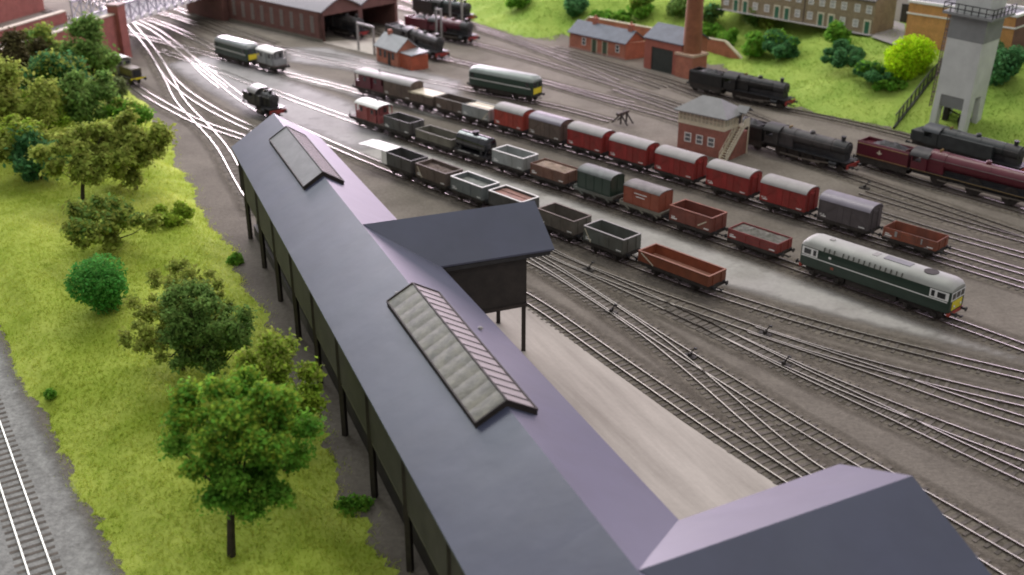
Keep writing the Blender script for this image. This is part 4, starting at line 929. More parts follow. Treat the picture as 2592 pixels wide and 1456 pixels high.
# ------------------------------------------------------------------ buildings round the yard
def frame(p,q):     # local frame: origin p, x towards q
    d=np.array(q)-np.array(p); return math.atan2(d[1],d[0]),float(np.hypot(*d))
def window_part(t,x,z,w,h,y,fm,pm,name='window',depth=.06,axis='x',bars=1):
    """window on the face y=const (axis x) or x=const (axis y) with frame and pane"""
    f=MB(); s=-1
    def bx(a0,a1,z0,z1,d0,d1,mb):
        if axis=='x': mb.box(a0,a1,y-d1,y-d0,z0,z1)
        else: mb.box(y+d0,y+d1,a0,a1,z0,z1)
    b=.09
    bx(x-w/2,x+w/2,z,z+b,0,depth,f); bx(x-w/2,x+w/2,z+h-b,z+h,0,depth,f); bx(x-w/2,x-w/2+b,z+b,z+h-b,0,depth,f); bx(x+w/2-b,x+w/2,z+b,z+h-b,0,depth,f)
    for k in range(bars): 
        zz=z+h*(k+1)/(bars+1); bx(x-w/2+b,x+w/2-b,zz-.04,zz+.04,.002,depth-.01,f)
    o=f.build(name,fm,t); p=MB(); bx(x-w/2+.02,x+w/2-.02,z+.02,z+h-.02,.001,.02,p); p.build('pane',pm,o); return o
def gable_roof(mb,x0,x1,y0,y1,ze,zr,ov=.25,th=.14):
    ym=(y0+y1)/2; k=(zr-ze)/(ym-y0); zo=ze-ov*k
    poly=[(y0-ov,zo),(ym,zr),(y1+ov,zo),(y1+ov,zo+th),(ym,zr+th),(y0-ov,zo+th)]
    mb.prism(poly,x0-ov,x1+ov)
# signal box
pA=W(1713.5,377); ang=math.atan2(-4.17,4.86); t=thing('signal_box','red brick signal box with white upper windows and grey hipped roof','signal box',(pA[0],pA[1],0),ang)
LX,LY=6.4,4.1
MB().box(0,LX,0,LY,0,3.45).build('brick_base',M_bricks,t)
MB().box(-.08,LX+.08,-.08,LY+.08,3.45,3.68).build('sill_band',M_cream,t)
g=MB(); g.box(.1,LX-.1,.1,LY-.1,3.68,5.1); g.build('glazing',mat('dim_glass',(.46,.43,.33),.2,.2,1,spec=.7),t)
f=MB()
for k in range(13):
    x=LX*k/12; wd=.09 if k%3 else .16; f.box(x-wd/2,x+wd/2,-.0,.12,3.68,5.15); f.box(x-wd/2,x+wd/2,LY-.12,LY,3.68,5.15)
for k in range(7):
    y=LY*k/6
    for xx in (.06,LX-.06): f.box(xx-.06,xx+.06,y-.06,y+.06,3.68,5.15)
f.box(0,LX,.01,.11,4.32,4.42).box(0,LX,.0,.12,3.66,3.9).box(0,LX,0,.12,5.0,5.15).box(LX-.1,LX,0,LY,5.0,5.15).box(LX-.11,LX-.01,0,LY,3.66,3.9)
f.build('window_frame',M_cream,t)
r=MB(); o=.55; A=[(-o,-o,5.12),(LX+o,-o,5.12),(LX+o,LY+o,5.12),(-o,LY+o,5.12),(1.9,LY/2,6.75),(LX-1.9,LY/2,6.75)]
r.add(A,[(0,1,5,4),(1,2,5),(2,3,4,5),(3,0,4),(3,2,1,0)]); r.box(-o,LX+o,-o,LY+o,5.0,5.118); r.build('roof',mat('box_roof',(.205,.205,.205),.65,.12,.6),t)
for k in (1.45,3.1,4.75):
    window_part(t,k,1.25,.95,1.15,0,M_white,mat('blue_grey_pane',(.12,.13,.14),.15,.2,1,spec=.8))  # panes in one dark blue grey
# stair up the right-hand end
s=MB(); x0=LX+.12; x1=LX+1.05
for xx in (x0,x1):
    s.bar((xx,-.9,.12),(xx,3.0,3.6),.09,.3); s.bar((xx,-.9,1.05),(xx,3.0,4.5),.07,.09); s.bar((xx,-.9,.55),(xx,3.0,4.05),.05,.06)
    for q in np.linspace(0,1,7): s.bar((xx,-.9+3.9*q,.12+3.48*q),(xx,-.9+3.9*q,1.05+3.45*q),.06)
for q in np.linspace(.04,.97,15): s.box(x0,x1,-1.0+3.9*q,-.75+3.9*q,.1+3.48*q,.16+3.48*q)
s.build('stair',M_cream,t)
q=MB(); q.box(LX+.05,LX+1.15,2.95,LY,3.5,3.64).box(LX+1.05,LX+1.13,2.95,LY,3.64,4.55); q.bar((LX+1.1,LY-.1,0),(LX+1.1,LY-.1,3.5),.12); q.build('landing',M_cream,t)
q=MB(); q.prism([(.55,0),(LY,0),(LY,2.9),(2.6,2.9)],LX+.2,LX+.95); q.build('stair_base',M_bricks,t)
q=MB(); q.box(LX+.0,LX+.06,3.05,3.9,3.64,5.0); q.build('door',M_under,t)
q=MB(); q.prism([(2.7,5.25),(3.5,5.9),(LY+.3,5.25),(LY+.3,5.35),(3.5,6.02),(2.7,5.35)],LX-.2,LX+1.3); q.build('porch_roof',mat('box_roof',(.205,.205,.205),.65,.12,.6),t)
# small brick hut by the engine shed
t=thing('brick_hut','small orange red brick hut with grey gabled roof and lean-to','hut',(-22.1,178.4,0),math.atan2(-7.5,6.05))
MB().box(0,6.2,0,3.9,0,2.75).prism([(0,2.75),(3.9,2.75),(1.95,4.4)],0,6.2).build('wall',M_brickr,t)
r=MB(); gable_roof(r,0,6.2,0,3.9,2.75,4.4,.3); r.build('roof',mat('light_slate',(.29,.30,.31),.6,.15,.8),t)
MB().box(6.2,9.4,.5,3.7,0,2.35).build('lean_to',mat('bright_brick',(.36,.085,.04),.8,.2,.8),t)
MB().prism([(.35,2.45),(3.85,2.7),(3.85,2.8),(.35,2.55)],6.1,9.6).build('lean_to_roof',mat('light_slate',(.29,.30,.31),.6,.15,.8),t)
for k in (1.2,2.6,4.9): window_part(t,k,1.1,.7,1.1,0,M_under,M_glass)
MB().box(3.4,4.2,-.05,.0,0,2.1).build('door',M_under,t)
MB().box(1.0,1.6,1.65,2.25,4.0,5.1).build('chimney',M_brickr,t)
# long low brick offices
pA=W(1441,120); pB=W(1581,152); a,l=frame(pA,pB)
t=thing('brick_office','long low red brick building with blue grey slate roof and two chimneys','building',(pA[0],pA[1],0),a)
dp=4.6
MB().box(0,l,0,dp,0,2.75).prism([(0,2.75),(dp,2.75),(dp/2,4.3)],0,l).build('wall',M_brickr,t)
MB().box(-.06,l+.06,-.06,dp+.06,0,.3).build('plinth',mat('pinkish_plinth',(.38,.2,.16),.8,.1,1),t)
r=MB(); gable_roof(r,0,l,0,dp,2.75,4.3,.3); r.build('roof',M_slateb,t)
for x in (l*.3,l*.93):
    c=MB(); c.box(x-.4,x+.4,dp/2-.35,dp/2+.35,3.9,5.2).box(x-.46,x+.46,dp/2-.41,dp/2+.41,5.2,5.32); o=c.build('chimney',M_brickr,t)
    MB().cyl((x,dp/2,5.3),(x,dp/2,5.75),.16,n=8).build('pot',M_brickr,o)
for x in (l*.27,l*.87): window_part(t,x,.95,.85,1.25,0,M_white,M_glass)
for x in (l*.46,l*.65): 
    MB().box(x-.5,x+.5,-.06,0,0,2.25).build('door',mat('olive_door',(.05,.075,.04),.6,.1,1),t); MB().box(x+.5,x+.62,-.07,0,0,2.3).box(x-.62,x-.5,-.07,0,0,2.3).build('door_frame',M_cream,t)
# yard wall running from the offices to the boiler house
pA=W(1581,152); pB=W(1634,146); a,l=frame(pA,pB)
t=thing('boundary_wall','low red brick wall joining the offices and boiler house','wall',(pA[0],pA[1],0),a)
MB().box(.1,l,0,.3,0,2.6).build('brickwork',M_brickr,t); MB().box(.1,l,-.05,.35,2.6,2.72).build('coping',M_brickr,t)
# boiler house
pA=W(1632,171); pB=W(1722,193); a,l=frame(pA,pB)
t=thing('boiler_house','red brick boiler house with dark double door beside the tall chimney','building',(pA[0],pA[1],0),a)
dp=6.0; he=4.95
MB().box(0,l,0,dp,0,he).prism([(0,he),(dp,he),(dp/2,he+1.7)],0,l).build('wall',M_brickr,t)
q=MB(); q.box(-.1,.9,-.18,0,0,he).box(l-.9,l+.1,-.18,0,0,he).box(.9,l-.9,-.18,0,he-1.3,he).box(.9,1.4,-.18,0,0,he-1.3).box(l-1.6,l-.9,-.18,0,0,he-1.3); q.build('piers',mat('pier_brick',(.33,.1,.07),.8,.15,1),t)
r=MB(); gable_roof(r,0,l,0,dp,he,he+1.7,.35); r.build('roof',M_slateb,t)
MB().box(1.4,l-1.6,-.08,-.002,0,he-1.3).build('double_door',mat('dark_door',(.03,.035,.03),.6,.2,1),t)
# chimney
cx,cy=W(1741,200); cx+=.6; cy+=1.6
t=thing('factory_chimney','tall tapering orange brown brick chimney on a square brick base','chimney',(cx,cy,0),a)
MB().box(-1.7,1.7,-1.7,1.7,0,3.4).build('base',M_brickr,t); MB().box(-1.85,1.85,-1.85,1.85,3.4,3.75).build('band',mat('pale_band',(.5,.36,.26),.7,.1,1),t)
m=MB(); m.cyl((0,0,3.75),(0,0,26),1.45,.9,n=28); m.build('shaft',brick('chimney_brick',(.24,.085,.04),None,(.3,.15,.1)),t,smooth=True)
MB().cyl((0,0,26),(0,0,27),1.1,n=28).build('cap',M_brickr,t)
# retaining wall behind them with sloping pale coping
pA=W(1405,91); pB=W(1806,175); pB=(34.0,172.6); a,l=frame(pA,pB)
t=thing('retaining_wall','red brick retaining wall with pale sloping ends behind the yard buildings','wall',(pA[0],pA[1],0),a)
hgt=3.0
MB().prism([(0,0),(l,0),(l-.0,.3),(l-4,hgt),(3.4,hgt),(0,.3)],5.2,5.6,axis='y').build('brickwork',M_brickr,t)
c=MB(); c.bar((0,5.4,.35),(3.4,5.4,hgt+.05),.6,.22).bar((3.4,5.4,hgt+.08),(l-4,5.4,hgt+.08),.5,.16).bar((l-4,5.4,hgt+.05),(l,5.4,.35),.6,.22); c.build('coping',M_cream,t)
# engine shed
pA=W(817,107); pB=W(584,53); a,l=frame(pB,pA)     # x runs along the wall towards the front
t=thing('engine_shed','dark brick two bay engine shed with rounded grey roofs and tall windows','engine shed',(pB[0],pB[1],0),a)
dep=8.9; he=5.2
b=MB(); b.box(0,l,0,.5,0,he).box(0,.5,.5,2*dep,0,he)
b.box(l-.9,l,dep-.45,dep+.45,0,he).box(l-.9,l,2*dep-.6,2*dep,0,he).box(l-.9,l,0,.6,0,he-.002); b.box(0,l-.9,2*dep-.4,2*dep,0,he)
for k in range(2):
    y0=k*dep; pts=[(math.copysign(abs(y)**1,y),z) for y,z in [((dep/2-.02)*q,he+1.9*(1-abs(q)**1.25)) for q in np.linspace(1,-1,13)]]
    b.prism([(-dep/2+.02,he-.75),(dep/2-.02,he-.75)]+pts,l-.45,l-.01); b.v[-30:]=[(p[0],p[1]+y0+dep/2,p[2]) for p in b.v[-30:]]
b.build('wall',M_brickd,t)
for k in range(2):
    y0=k*dep; r=MB(); pts=[((dep/2+.25)*q,he-.02+2.12*(1-abs(q)**1.25)) for q in np.linspace(1,-1,15)]; inn=[((dep/2+.1)*q,he-.1+1.98*(1-abs(q)**1.25)) for q in np.linspace(1,-1,15)][::-1]
    r.prism([(y+y0+dep/2,z+k*.004) for y,z in pts+inn],-.5,l+.35); r.build('roof',mat('shed_roof',(.21,.20,.215),.6,.15,.5,dirt=(.15,.14,.145),dirt_amt=.5),t,smooth=True)
for k in range(9):
    x=1.6+k*(l-4.2)/8; window_part(t,x,1.3,.9,2.9,-.01,mat('tan_frame',(.3,.25,.21),.7,.1,1),mat('pale_pane',(.17,.15,.15),.3,.1,1),bars=3)
MB().box(-.1,l+.1,-.25,0,0,.45).build('plinth',M_olive,t)
t2=thing('brick_annexe','plain dark brick block joined to the far end of the engine shed','building',(pB[0],pB[1],0),a)
MB().box(-13,-.6,-1.2,9,0,5.6).build('wall',M_brickd,t2); MB().box(-13.3,-.62,-1.5,9.3,5.6,5.9).build('roof',M_dbrown,t2)
# white portal frames in front of the shed
def portal(px_,w,h,a_,label):
    x,y=W(*px_); t=thing('portal_frame',label,'portal frame',(x,y,0),R(a_),'white portal frames by the engine shed')
    MB().box(-w/2-.15,-w/2+.15,-.15,.15,0,h).build('upright',M_vroof,t); MB().box(w/2-.15,w/2+.15,-.15,.15,0,h).build('upright',M_vroof,t)
    MB().box(-w/2-.15,w/2+.15,-.16,.16,h,h+.35).build('beam',M_vroof,t)
portal((928,133),4.6,4.4,-48,'white portal frame standing left of the brick hut')
portal((1112,110),1.0,5.6,-30,'narrow white portal frame between the maroon and black engines')
portal((1155,62),3.0,4.6,-40,'white portal frame over the furthest engine')
# coaling tower
t=thing('coaling_tower','tall pale grey concrete coaling tower with railed walkway','coaling tower',(56.2,137.8,0),math.atan2(-3.25,3.2)); t.rotation_euler[1]=R(2.6); TW=4.6; TD=4.8
def fr(z): return max(0,1-z/5.0)
h2=TW/2
for sx in (-1,1):
    for sy in (0,1):
        m=MB()
        x0=sx*h2; y0=sy*TD
        m.add([(x0+sx*.08,y0,0),(x0-sx*.7,y0,0),(x0-sx*.7,y0+(1.1 if sy==0 else -1.1),0),(x0+sx*.08,y0+(1.1 if sy==0 else -1.1),0),
               (x0,y0,5.0),(x0-sx*.75,y0,5.0),(x0-sx*.75,y0+(1.6 if sy==0 else -1.6),5.0),(x0,y0+(1.6 if sy==0 else -1.6),5.0)],[(0,1,5,4),(1,2,6,5),(2,3,7,6),(3,0,4,7),(0,3,2,1),(4,5,6,7)])
        m.build('leg',M_tower,t)
MB().prism([(.02,5.0),(TD-.02,5.0),(TD+.08,12.2),(-.08,12.2)],-h2,h2).build('bunker',M_tower,t)
MB().prism([(.3,3.4),(TD-.3,3.4),(TD-.1,5.0),(.1,5.0)],-h2+.8,h2-.8).build('hopper',M_towerd,t)
MB().box(-h2-.05,h2+.05,-.1,TD+.1,12.2,15.2).build('upper_band',M_towerd,t)
MB().box(-h2-.1,h2+.1,-.6,.0,.0,.25).build('kerb',M_tower,t)
MB().box(-h2-.9,h2+.9,-.9,TD+.9,15.2,15.5).build('walkway',M_towerd,t)
rl=MB()
for z in (16.0,16.6):
    rl.bar((-h2-.85,-.85,z),(h2+.85,-.85,z),.1).bar((h2+.85,-.85,z),(h2+.85,TD+.85,z),.1).bar((-h2-.85,-.85,z),(-h2-.85,TD+.85,z),.1)
for k in np.linspace(-h2-.85,h2+.85,8): rl.bar((k,-.85,15.5),(k,-.85,16.6),.1)
for k in np.linspace(-.85,TD+.85,7): rl.bar((h2+.85,k,15.5),(h2+.85,k,16.6),.1)
rl.build('railing',M_blackiron,t)
MB().box(-h2+.1,h2-.1,.1,TD-.1,15.5,20.5).build('hoist_house',M_tower,t)
MB().box(-h2-.2,h2+.2,-.2,TD+.2,20.5,20.8).build('roof',M_towerd,t)
window_part(t,.3,17.6,1.1,1.1,.1,M_under,M_glass); 
ld=MB()
for y in (.1,.7): ld.bar((-h2-.5,y,15.2),(-h2-.5,y,3.0),.1)
for z in np.arange(3.2,15,.55): ld.bar((-h2-.5,.1,z),(-h2-.5,.7,z),.09)
for z in (5,9,13): ld.bar((-h2-.5,.4,z),(-h2,.4,z),.1)
ld.build('ladder',M_dbrown,t)
mc=MB(); mc.box(-1.7,-1.1,2.2,3.0,0,3.2).box(.7,1.6,1.8,2.8,0,2.4).bar((-1.5,2.5,2.6),(1.3,2.3,2.0),.15); mc.cyl((1.2,1.8,1.7),(1.2,2.8,1.7),.7,n=14); mc.build('machinery',M_under,t)
sheet('tower_base',[SNp for SNp in [(52.2,141.2),(58.5,134.8),(63.5,139.5),(57,146)]],.03,M_apron)
# terrace of houses on the plateau
def plateau(px_,py_): return np.array(W(px_,py_,6.45))
pR=plateau(2206,90); pL=plateau(1960,47); dv=(pL-pR)/np.linalg.norm(pL-pR); a=math.atan2(-dv[1],-dv[0]); 
Ht=5.3; dp=6.2; wid=4.1
for i in range(7):
    o=pR+dv*wid*(i+1); 
    lb=['end terrace house nearest the grey path, with bare buff brick gable end','buff brick terrace house second from the gable end','buff brick terrace house third from the gable end','buff brick terrace house in the middle of the row','buff brick terrace house beside the middle of the row, left of centre','buff brick terrace house next to the leftmost','leftmost buff brick terrace house, cut by the top edge'][i]
    t=thing('terrace_house',lb,'house',(o[0],o[1],6.3),a,'buff brick terrace houses')
    MB().box(0,wid-.01,0,dp,0,Ht).prism([(0,Ht),(dp,Ht),(dp/2,Ht+1.7)],0,wid-.01).build('wall',M_brickt,t)
    r=MB(); k=1.7/(dp/2); r.prism([(-.3,Ht-.3*k),(dp/2,Ht+1.7),(dp+.3,Ht-.3*k),(dp+.3,Ht-.3*k+.15),(dp/2,Ht+1.85),(-.3,Ht-.3*k+.15)],0,wid-.01+(.15 if i==0 else 0)); r.build('roof',mat('terrace_roof',(.13,.12,.115),.7,.2,.6),t)
    flip=i%2
    xd,xw=(wid-.95,1.15) if flip==0 else (.95,wid-1.15)
    MB().box(xd-.62,xd+.62,-.07,0,0,2.35).build('door_frame',M_cream,t); MB().box(xd-.38,xd+.38,-.1,-.06,.05,2.1).build('door',M_door,t)
    pane=mat('pale_grey_pane',(.42,.42,.40),.25,.2,1)  # one pale grey for all the house panes
    window_part(t,xw,1.0,.95,1.15,0,M_white,pane); window_part(t,xw,3.3,.95,1.15,0,M_white,pane); window_part(t,xd,3.3,.95,1.15,0,M_white,pane)
    if i in (3,): MB().box(wid-.06,wid+.06,-.1,0,0,Ht).build('drainpipe',M_dbrown,t)
    c=MB(); c.box(wid-.5,wid-.02,dp/2-.5,dp/2+.5,Ht+1.2,Ht+2.8); c.build('chimney',M_brickt,t)
# grey lane on the plateau
q=[(pR-dv*2.5),(pR+dv*32)]; nv=np.array([dv[1],-dv[0]]); nv=nv if nv[1]<0 else -nv
# orange flat roofed block and lilac works
o=np.array(W(2286,116,6.3)); e=np.array(W(2551,161,6.3)); a2=math.atan2(*(e-o)[::-1]); l=np.linalg.norm(e-o)
t=thing('brick_block','orange brick flat roofed block with white bands behind the coaling tower','building',(o[0],o[1],6.0),a2)
MB().box(0,l,0,6.5,0,6.6).build('wall',M_bricko,t)
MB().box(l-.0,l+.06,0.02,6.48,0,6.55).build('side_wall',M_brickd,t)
q=MB(); q.box(-.14,l+.14,-.14,6.64,5.0,5.2).box(-.18,l+.18,-.18,.35,6.6,6.95).box(-.18,l+.18,6.15,6.68,6.6,6.95).box(-.18,.35,.35,6.15,6.6,6.95).box(l-.35,l+.18,.35,6.15,6.6,6.95); q.build('white_band',M_white,t)
MB().box(.35,l-.35,.35,6.15,6.6,6.66).build('flat_roof',M_slate,t)
o=np.array(W(2252,55,6.3)); t=thing('works_building','pale lilac grey works building with small dark windows at top right','building',(o[0],o[1],6.2),a2+.02)
MB().box(0,40,0,9,0,9).build('wall',M_lilac,t)
m=MB(); m.box(1.7,3.5,-.06,0,.2,3.2).build('doorway',M_under,t)
for k in range(14):
    x=6+k*2.3
    window_part(t,x,3.6,1.0,1.5,0,M_plum,M_glass)
    if k<3: window_part(t,2+k*1.6,6.2,.9,1.3,0,M_plum,M_glass)
# lane between houses and block
def quadz(name,pts,m,dz=.05): 
    o=MB().add([(x,y,6.5+dz) for x,y in pts],[tuple(range(len(pts)))]).build(name,m); tag(o,kind='structure')
M_lane=mat('lane',(.26,.245,.235),.8,.12,.3)
a_=pR-dv*.3; b_=pR+dv*30
quadz('lane',[tuple(a_+nv*1.2),tuple(b_+nv*1.1),tuple(b_-nv*.2),tuple(a_-nv*.2)],M_lane,.12)
p=[W(2215,98,6.8),W(2285,118,6.8),W(2262,40,6.8),W(2240,40,6.8)]; quadz('lane',[W(2205,92,6.7),W(2292,122,6.7),W(2290,60,6.7),W(2262,50,6.7)],M_lane,.13)
# black mesh fence down the hillside
pts=[WH(2388,172+3),WH(2345,222),WH(2303,275),WH(2262,327)]
t=thing('mesh_fence','black mesh fence running down the grass beside the coaling tower','fence',pts[-1])
c=np.array(pts[-1]); P3=[np.array(p)-c for p in pts]
rb=MB(); pm=MB(); ms=MB()
for p,q in zip(P3[:-1],P3[1:]):
    rb.bar(p+[0,0,.15],q+[0,0,.15],.28,.3); rb.bar(p+[0,0,1.9],q+[0,0,1.9],.12)
    for k in np.linspace(0,1,5)[:-1]:
        s_=p+(q-p)*k; MB().bar(s_-[0,0,.3],s_+[0,0,2.0],.14).build('fence_post',M_blackiron,t)
    ms.add([p+[0,0,.2],q+[0,0,.2],q+[0,0,1.85],p+[0,0,1.85]],[(0,1,2,3)])
rb.build('rail_bar',M_blackiron,t); ms.build('mesh',mat('fence_mesh',(.02,.03,.018),.7,.1,1,alpha=.45),t)
# bridge on the left
bd=np.array([.272,.962]); bd/=np.linalg.norm(bd); bn=np.array([bd[1],-bd[0]])
bp=np.array([-64.2,179.6]); ba=math.atan2(bd[1],bd[0])
t=thing('road_bridge','red brick bridge approach with cream copings and square end pier','bridge',(bp[0],bp[1],0),ba)
# local x along the bridge (away), y to the left
for y in (0,9.2):
    o=MB().box(-46,0,y,y+.8,0,7.3).build('parapet_wall',M_bricks2,t); MB().box(-46,0.0,y-.1,y+.9,7.3,7.5).build('coping',mat('worn_cream_coping',(.5,.42,.33),.7,.15,.6),o)
MB().box(-46,.2,.8,9.2,0,5.6).build('roadway',mat('bridge_road',(.16,.15,.135),.8,.2,.3),t)
for y in (-.7,):
    o=MB().box(-.1,1.9,y,y+2,0,8.6).build('end_pier',M_bricks2,t); MB().box(-.25,2.05,y-.15,y+2.15,8.6,8.9).build('pier_cap',mat('pier_cap_stone',(.3,.2,.18),.7,.1,1),o)
g=thing('lattice_girder_bridge','pale lilac lattice girder span crossing the tracks at top left','bridge',(bp[0]+bd[0]*2,bp[1]+bd[1]*2,0),ba)
M_gird=mat('lilac_girder',(.42,.40,.46),.5,.1,.6)
for y in (.2,9.6):
    m=MB(); n=18; Lg=46
    m.box(0,Lg,y-.2,y+.2,5.3,5.75).box(0,Lg,y-.25,y+.25,8.3,8.7)
    for k in range(n+1): m.box(k*Lg/n-.12,k*Lg/n+.12,y-.12,y+.12,5.75,8.3)
    for k in range(n):
        x=k*Lg/n; m.bar((x,y,5.7),(x+Lg/n,y,8.3),.16).bar((x,y+.05,8.3),(x+Lg/n,y+.05,5.7),.16)
    m.build('girder',M_gird,g)
MB().box(0,46,.45,9.35,5.35,5.6).build('deck',mat('deck_grey',(.2,.19,.2),.7,.1,.5),g)
for k in range(18): MB().box(k*46/18+.55,k*46/18+1.9,-.22,-.02,5.32,6.05).build('light_gap',M_white,g)  # white boxes paint the gaps of light between the girder posts
m=MB(); m.box(46,48,-.5,10.5,0,8.8); m.build('far_abutment',M_bricks2,g)
t=thing('brick_building','brick building beyond the bridge at top left corner','building',(*W(-30,60,0),0),ba)
MB().box(-8,14,-2,14,0,9).build('wall',M_bricks2,t); MB().box(-8.4,14.4,-2.4,14.4,9,9.3).build('roof',M_dbrown,t)
# ------------------------------------------------------------------ trees and bushes
def unit(n):
    v=np.random.normal(size=(n,3)); return v/np.linalg.norm(v,axis=1)[:,None]
def leaves(C,r,n,size,squash=.85,tight=False):
    """leaf quads scattered in lumps C (k,3) of radius r (k,)"""
    k=len(C); w=np.array(r)**2; idx=np.random.choice(k,n,p=w/w.sum())
    u=unit(n); rr=np.random.rand(n)**.33*1.02 if tight else np.abs(.62+.34*np.random.normal(size=n)); pos=np.array(C)[idx]+u*rr[:,None]*np.array(r)[idx][:,None]*np.array([1,1,squash])
    s=size*np.random.uniform(.55,1.35,n)
    nrm=unit(n)+u*.6+np.array([0,0,.5]); nrm/=np.linalg.norm(nrm,axis=1)[:,None]
    a=np.cross(nrm,unit(n)); a/=np.linalg.norm(a,axis=1)[:,None]; b=np.cross(nrm,a)
    a*=s[:,None]; b*=s[:,None]*.62
    V=np.stack([pos-a,pos-b*.9+nrm*s[:,None]*.12,pos+a,pos+b],1).reshape(-1,3); return V,np.arange(4*n).reshape(-1,4)
def crown_lumps(w,h,z0,k,lump,seed):
    rs=np.random.RandomState(seed); C=[];r=[]
    for i in range(k):
        v=rs.normal(size=3); v/=np.linalg.norm(v); q=rs.rand()**.5
        C.append((v[0]*q*(w/2-lump*.6),v[1]*q*(w/2-lump*.6),z0+h/2+v[2]*q*(h/2-lump*.5))); r.append(lump*rs.uniform(.6,1.25))
    return C,r
def tree(name,label,base,H,w,z0,m,n,size,k=16,lump=1.1,seed=1,cat='tree',group=None,trunk=.22,lean=(0,0),m2=None,C=None,limbs=9):
    t=thing(name,label,cat,base,0,group)
    if C is None: C,r=crown_lumps(w,H-z0,z0,k,lump,seed)
    else: C,r=C
    C=[(c[0]+lean[0],c[1]+lean[1],c[2]) for c in C]
    V,F=leaves(C,r,n,size,tight=(cat=='bush' and not trunk)); npmesh('crown',V,F,m,t)
    if m2:
        kk=[i for i,c in enumerate(C) if c[2]>z0+(H-z0)*.55]
        if kk: V,F=leaves([C[i] for i in kk],[r[i]*1.05 for i in kk],n//4,size); npmesh('crown_top',V,F,m2,t)
    b=MB(); fork=max(.5,z0+.15*(H-z0)); rs=random.Random(seed)
    if trunk:
        b.cyl((0,0,-.6),(lean[0]*.2,lean[1]*.2,fork*.5),trunk*1.25,trunk,n=9).cyl((lean[0]*.2,lean[1]*.2,fork*.5),(lean[0]*.4,lean[1]*.4,fork),trunk,trunk*.75,n=9)
        for c in rs.sample(C,min(limbs,len(C))):
            p=Vector((lean[0]*.4,lean[1]*.4,fork*rs.uniform(.7,1))); q=Vector(c); mid=p.lerp(q,.5)+Vector((0,0,-.15*(q-p).length*.5))
            b.cyl(p,mid,trunk*.5,trunk*.32,n=6).cyl(mid,q,trunk*.32,trunk*.1,n=6)
            for _ in range(2):
                e=q+Vector((rs.uniform(-1,1),rs.uniform(-1,1),rs.uniform(-.4,.8)))*.9; b.cyl(mid.lerp(q,.6),e,trunk*.14,trunk*.05,n=5)
        b.build('trunk',M_bark,t)
    return t
tg='trees on the left grass bank'
tree('leafy_tree','tall bright green tree nearest the camera, left of the long shed',WB(583,1405),12.4,8.8,3.2,M_lgreen,32000,.15,k=85,lump=.75,seed=3,group=tg,trunk=.22,limbs=16,m2=M_lyel,lean=(1.3,.2))
tree('leafy_tree','yellow green topped tree between the nearest green tree and the long shed',WB(722,1190),9.6,6.2,2.8,M_lyel,15000,.15,k=55,lump=.65,seed=5,group=tg,m2=M_lolive,trunk=.16,limbs=14)
tree('leafy_tree','dense dark green tree in the middle of the near clump',WB(545,1000),9.8,6.8,1.0,M_ldark,18000,.16,k=60,lump=.75,seed=8,group=tg,trunk=.18)
tree('leafy_tree','airy olive brown tree with see-through crown beside the green bush',WB(462,935),9.0,10.8,1.2,M_lolive,13000,.16,k=85,lump=.6,seed=9,group=tg,trunk=.18,limbs=22)
tree('rounded_bush','rounded bright green bush on the open grass',WB(258,785),5.4,6.2,-.2,M_lbright,9000,.15,k=9,lump=2.0,seed=4,cat='bush',trunk=0)
tree('spreading_bush','low spreading olive green bush above the bright green bush',WB(290,632),5.6,9.2,.2,M_lolive,6500,.24,k=36,lump=.8,seed=6,cat='bush',m2=M_ldark,trunk=.14)
tree('leafy_tree','olive tree with forked trunk left of the path to the shed',WB(207,512),8.5,11.5,2.2,M_lolive,13000,.27,k=50,lump=.95,seed=11,group=tg,trunk=.2,lean=(1.6,.4),limbs=14)
tree('leafy_tree','broad olive tree at the edge of the ash path',WB(345,480),9.2,9.5,1.0,M_lolive,12000,.27,k=46,lump=.95,seed=12,group=tg,trunk=.2,m2=M_lolive)
tree('spreading_bush','teal green bush at far left of the grass',WB(105,455),5.6,8.5,.0,M_lteal,7000,.27,k=16,lump=1.2,seed=13,cat='bush',trunk=.1)
tree('leafy_tree','bluish dark green round tree in front of the bridge pier',WB(232,322),8.0,9.0,.4,M_ldark,10000,.28,k=18,lump=1.5,seed=14,group=tg,trunk=.2)
tree('leafy_tree','large olive tree at the left edge below the bridge',WB(40,375),11.5,12.5,.8,M_lolive,13000,.3,k=26,lump=1.5,seed=15,group=tg,trunk=.22)
tree('leafy_tree','brownish olive tree against the brick bridge wall',WB(60,255),10,13,.6,mat('brown_olive_leaf',(.055,.05,.018),.85,.2,.8,col2=(.11,.095,.04),island=.4,trans=.2,spec=.1),8000,.32,k=24,lump=1.5,seed=16,group=tg,trunk=.22)
tree('leafy_tree','tall dark green tree touching the bridge parapet',WB(240,220),10,9.5,.6,M_ldark,10000,.3,k=20,lump=1.4,seed=17,group=tg,trunk=.22)
tree('leafy_tree','mid green tree between the bridge and bluish round tree',WB(150,290),9.4,10.5,.6,M_lteal,11000,.3,k=20,lump=1.4,seed=18,group=tg,trunk=.2,m2=M_lolive)
tree('spreading_bush','small pale green bush beside the pier and shunting engine',WB(290,268),4.6,4.2,.2,mat('pale_leaf',(.12,.15,.06),.85,.2,.8,col2=(.2,.24,.1),island=.35,trans=.2,spec=.1),3500,.26,k=12,lump=1.0,seed=19,cat='bush',trunk=.1)
tree('spreading_bush','yellow green scrub along the edge of the ash path',WB(440,560),1.9,4.5,-.3,M_lyel,2500,.2,k=14,lump=.7,seed=20,cat='bush',trunk=0)
tree('spreading_bush','low green scrub at the foot of the shed posts',WB(905,1290),.8,2.8,-.3,M_lgreen,1100,.13,k=14,lump=.5,seed=21,cat='bush',trunk=0)
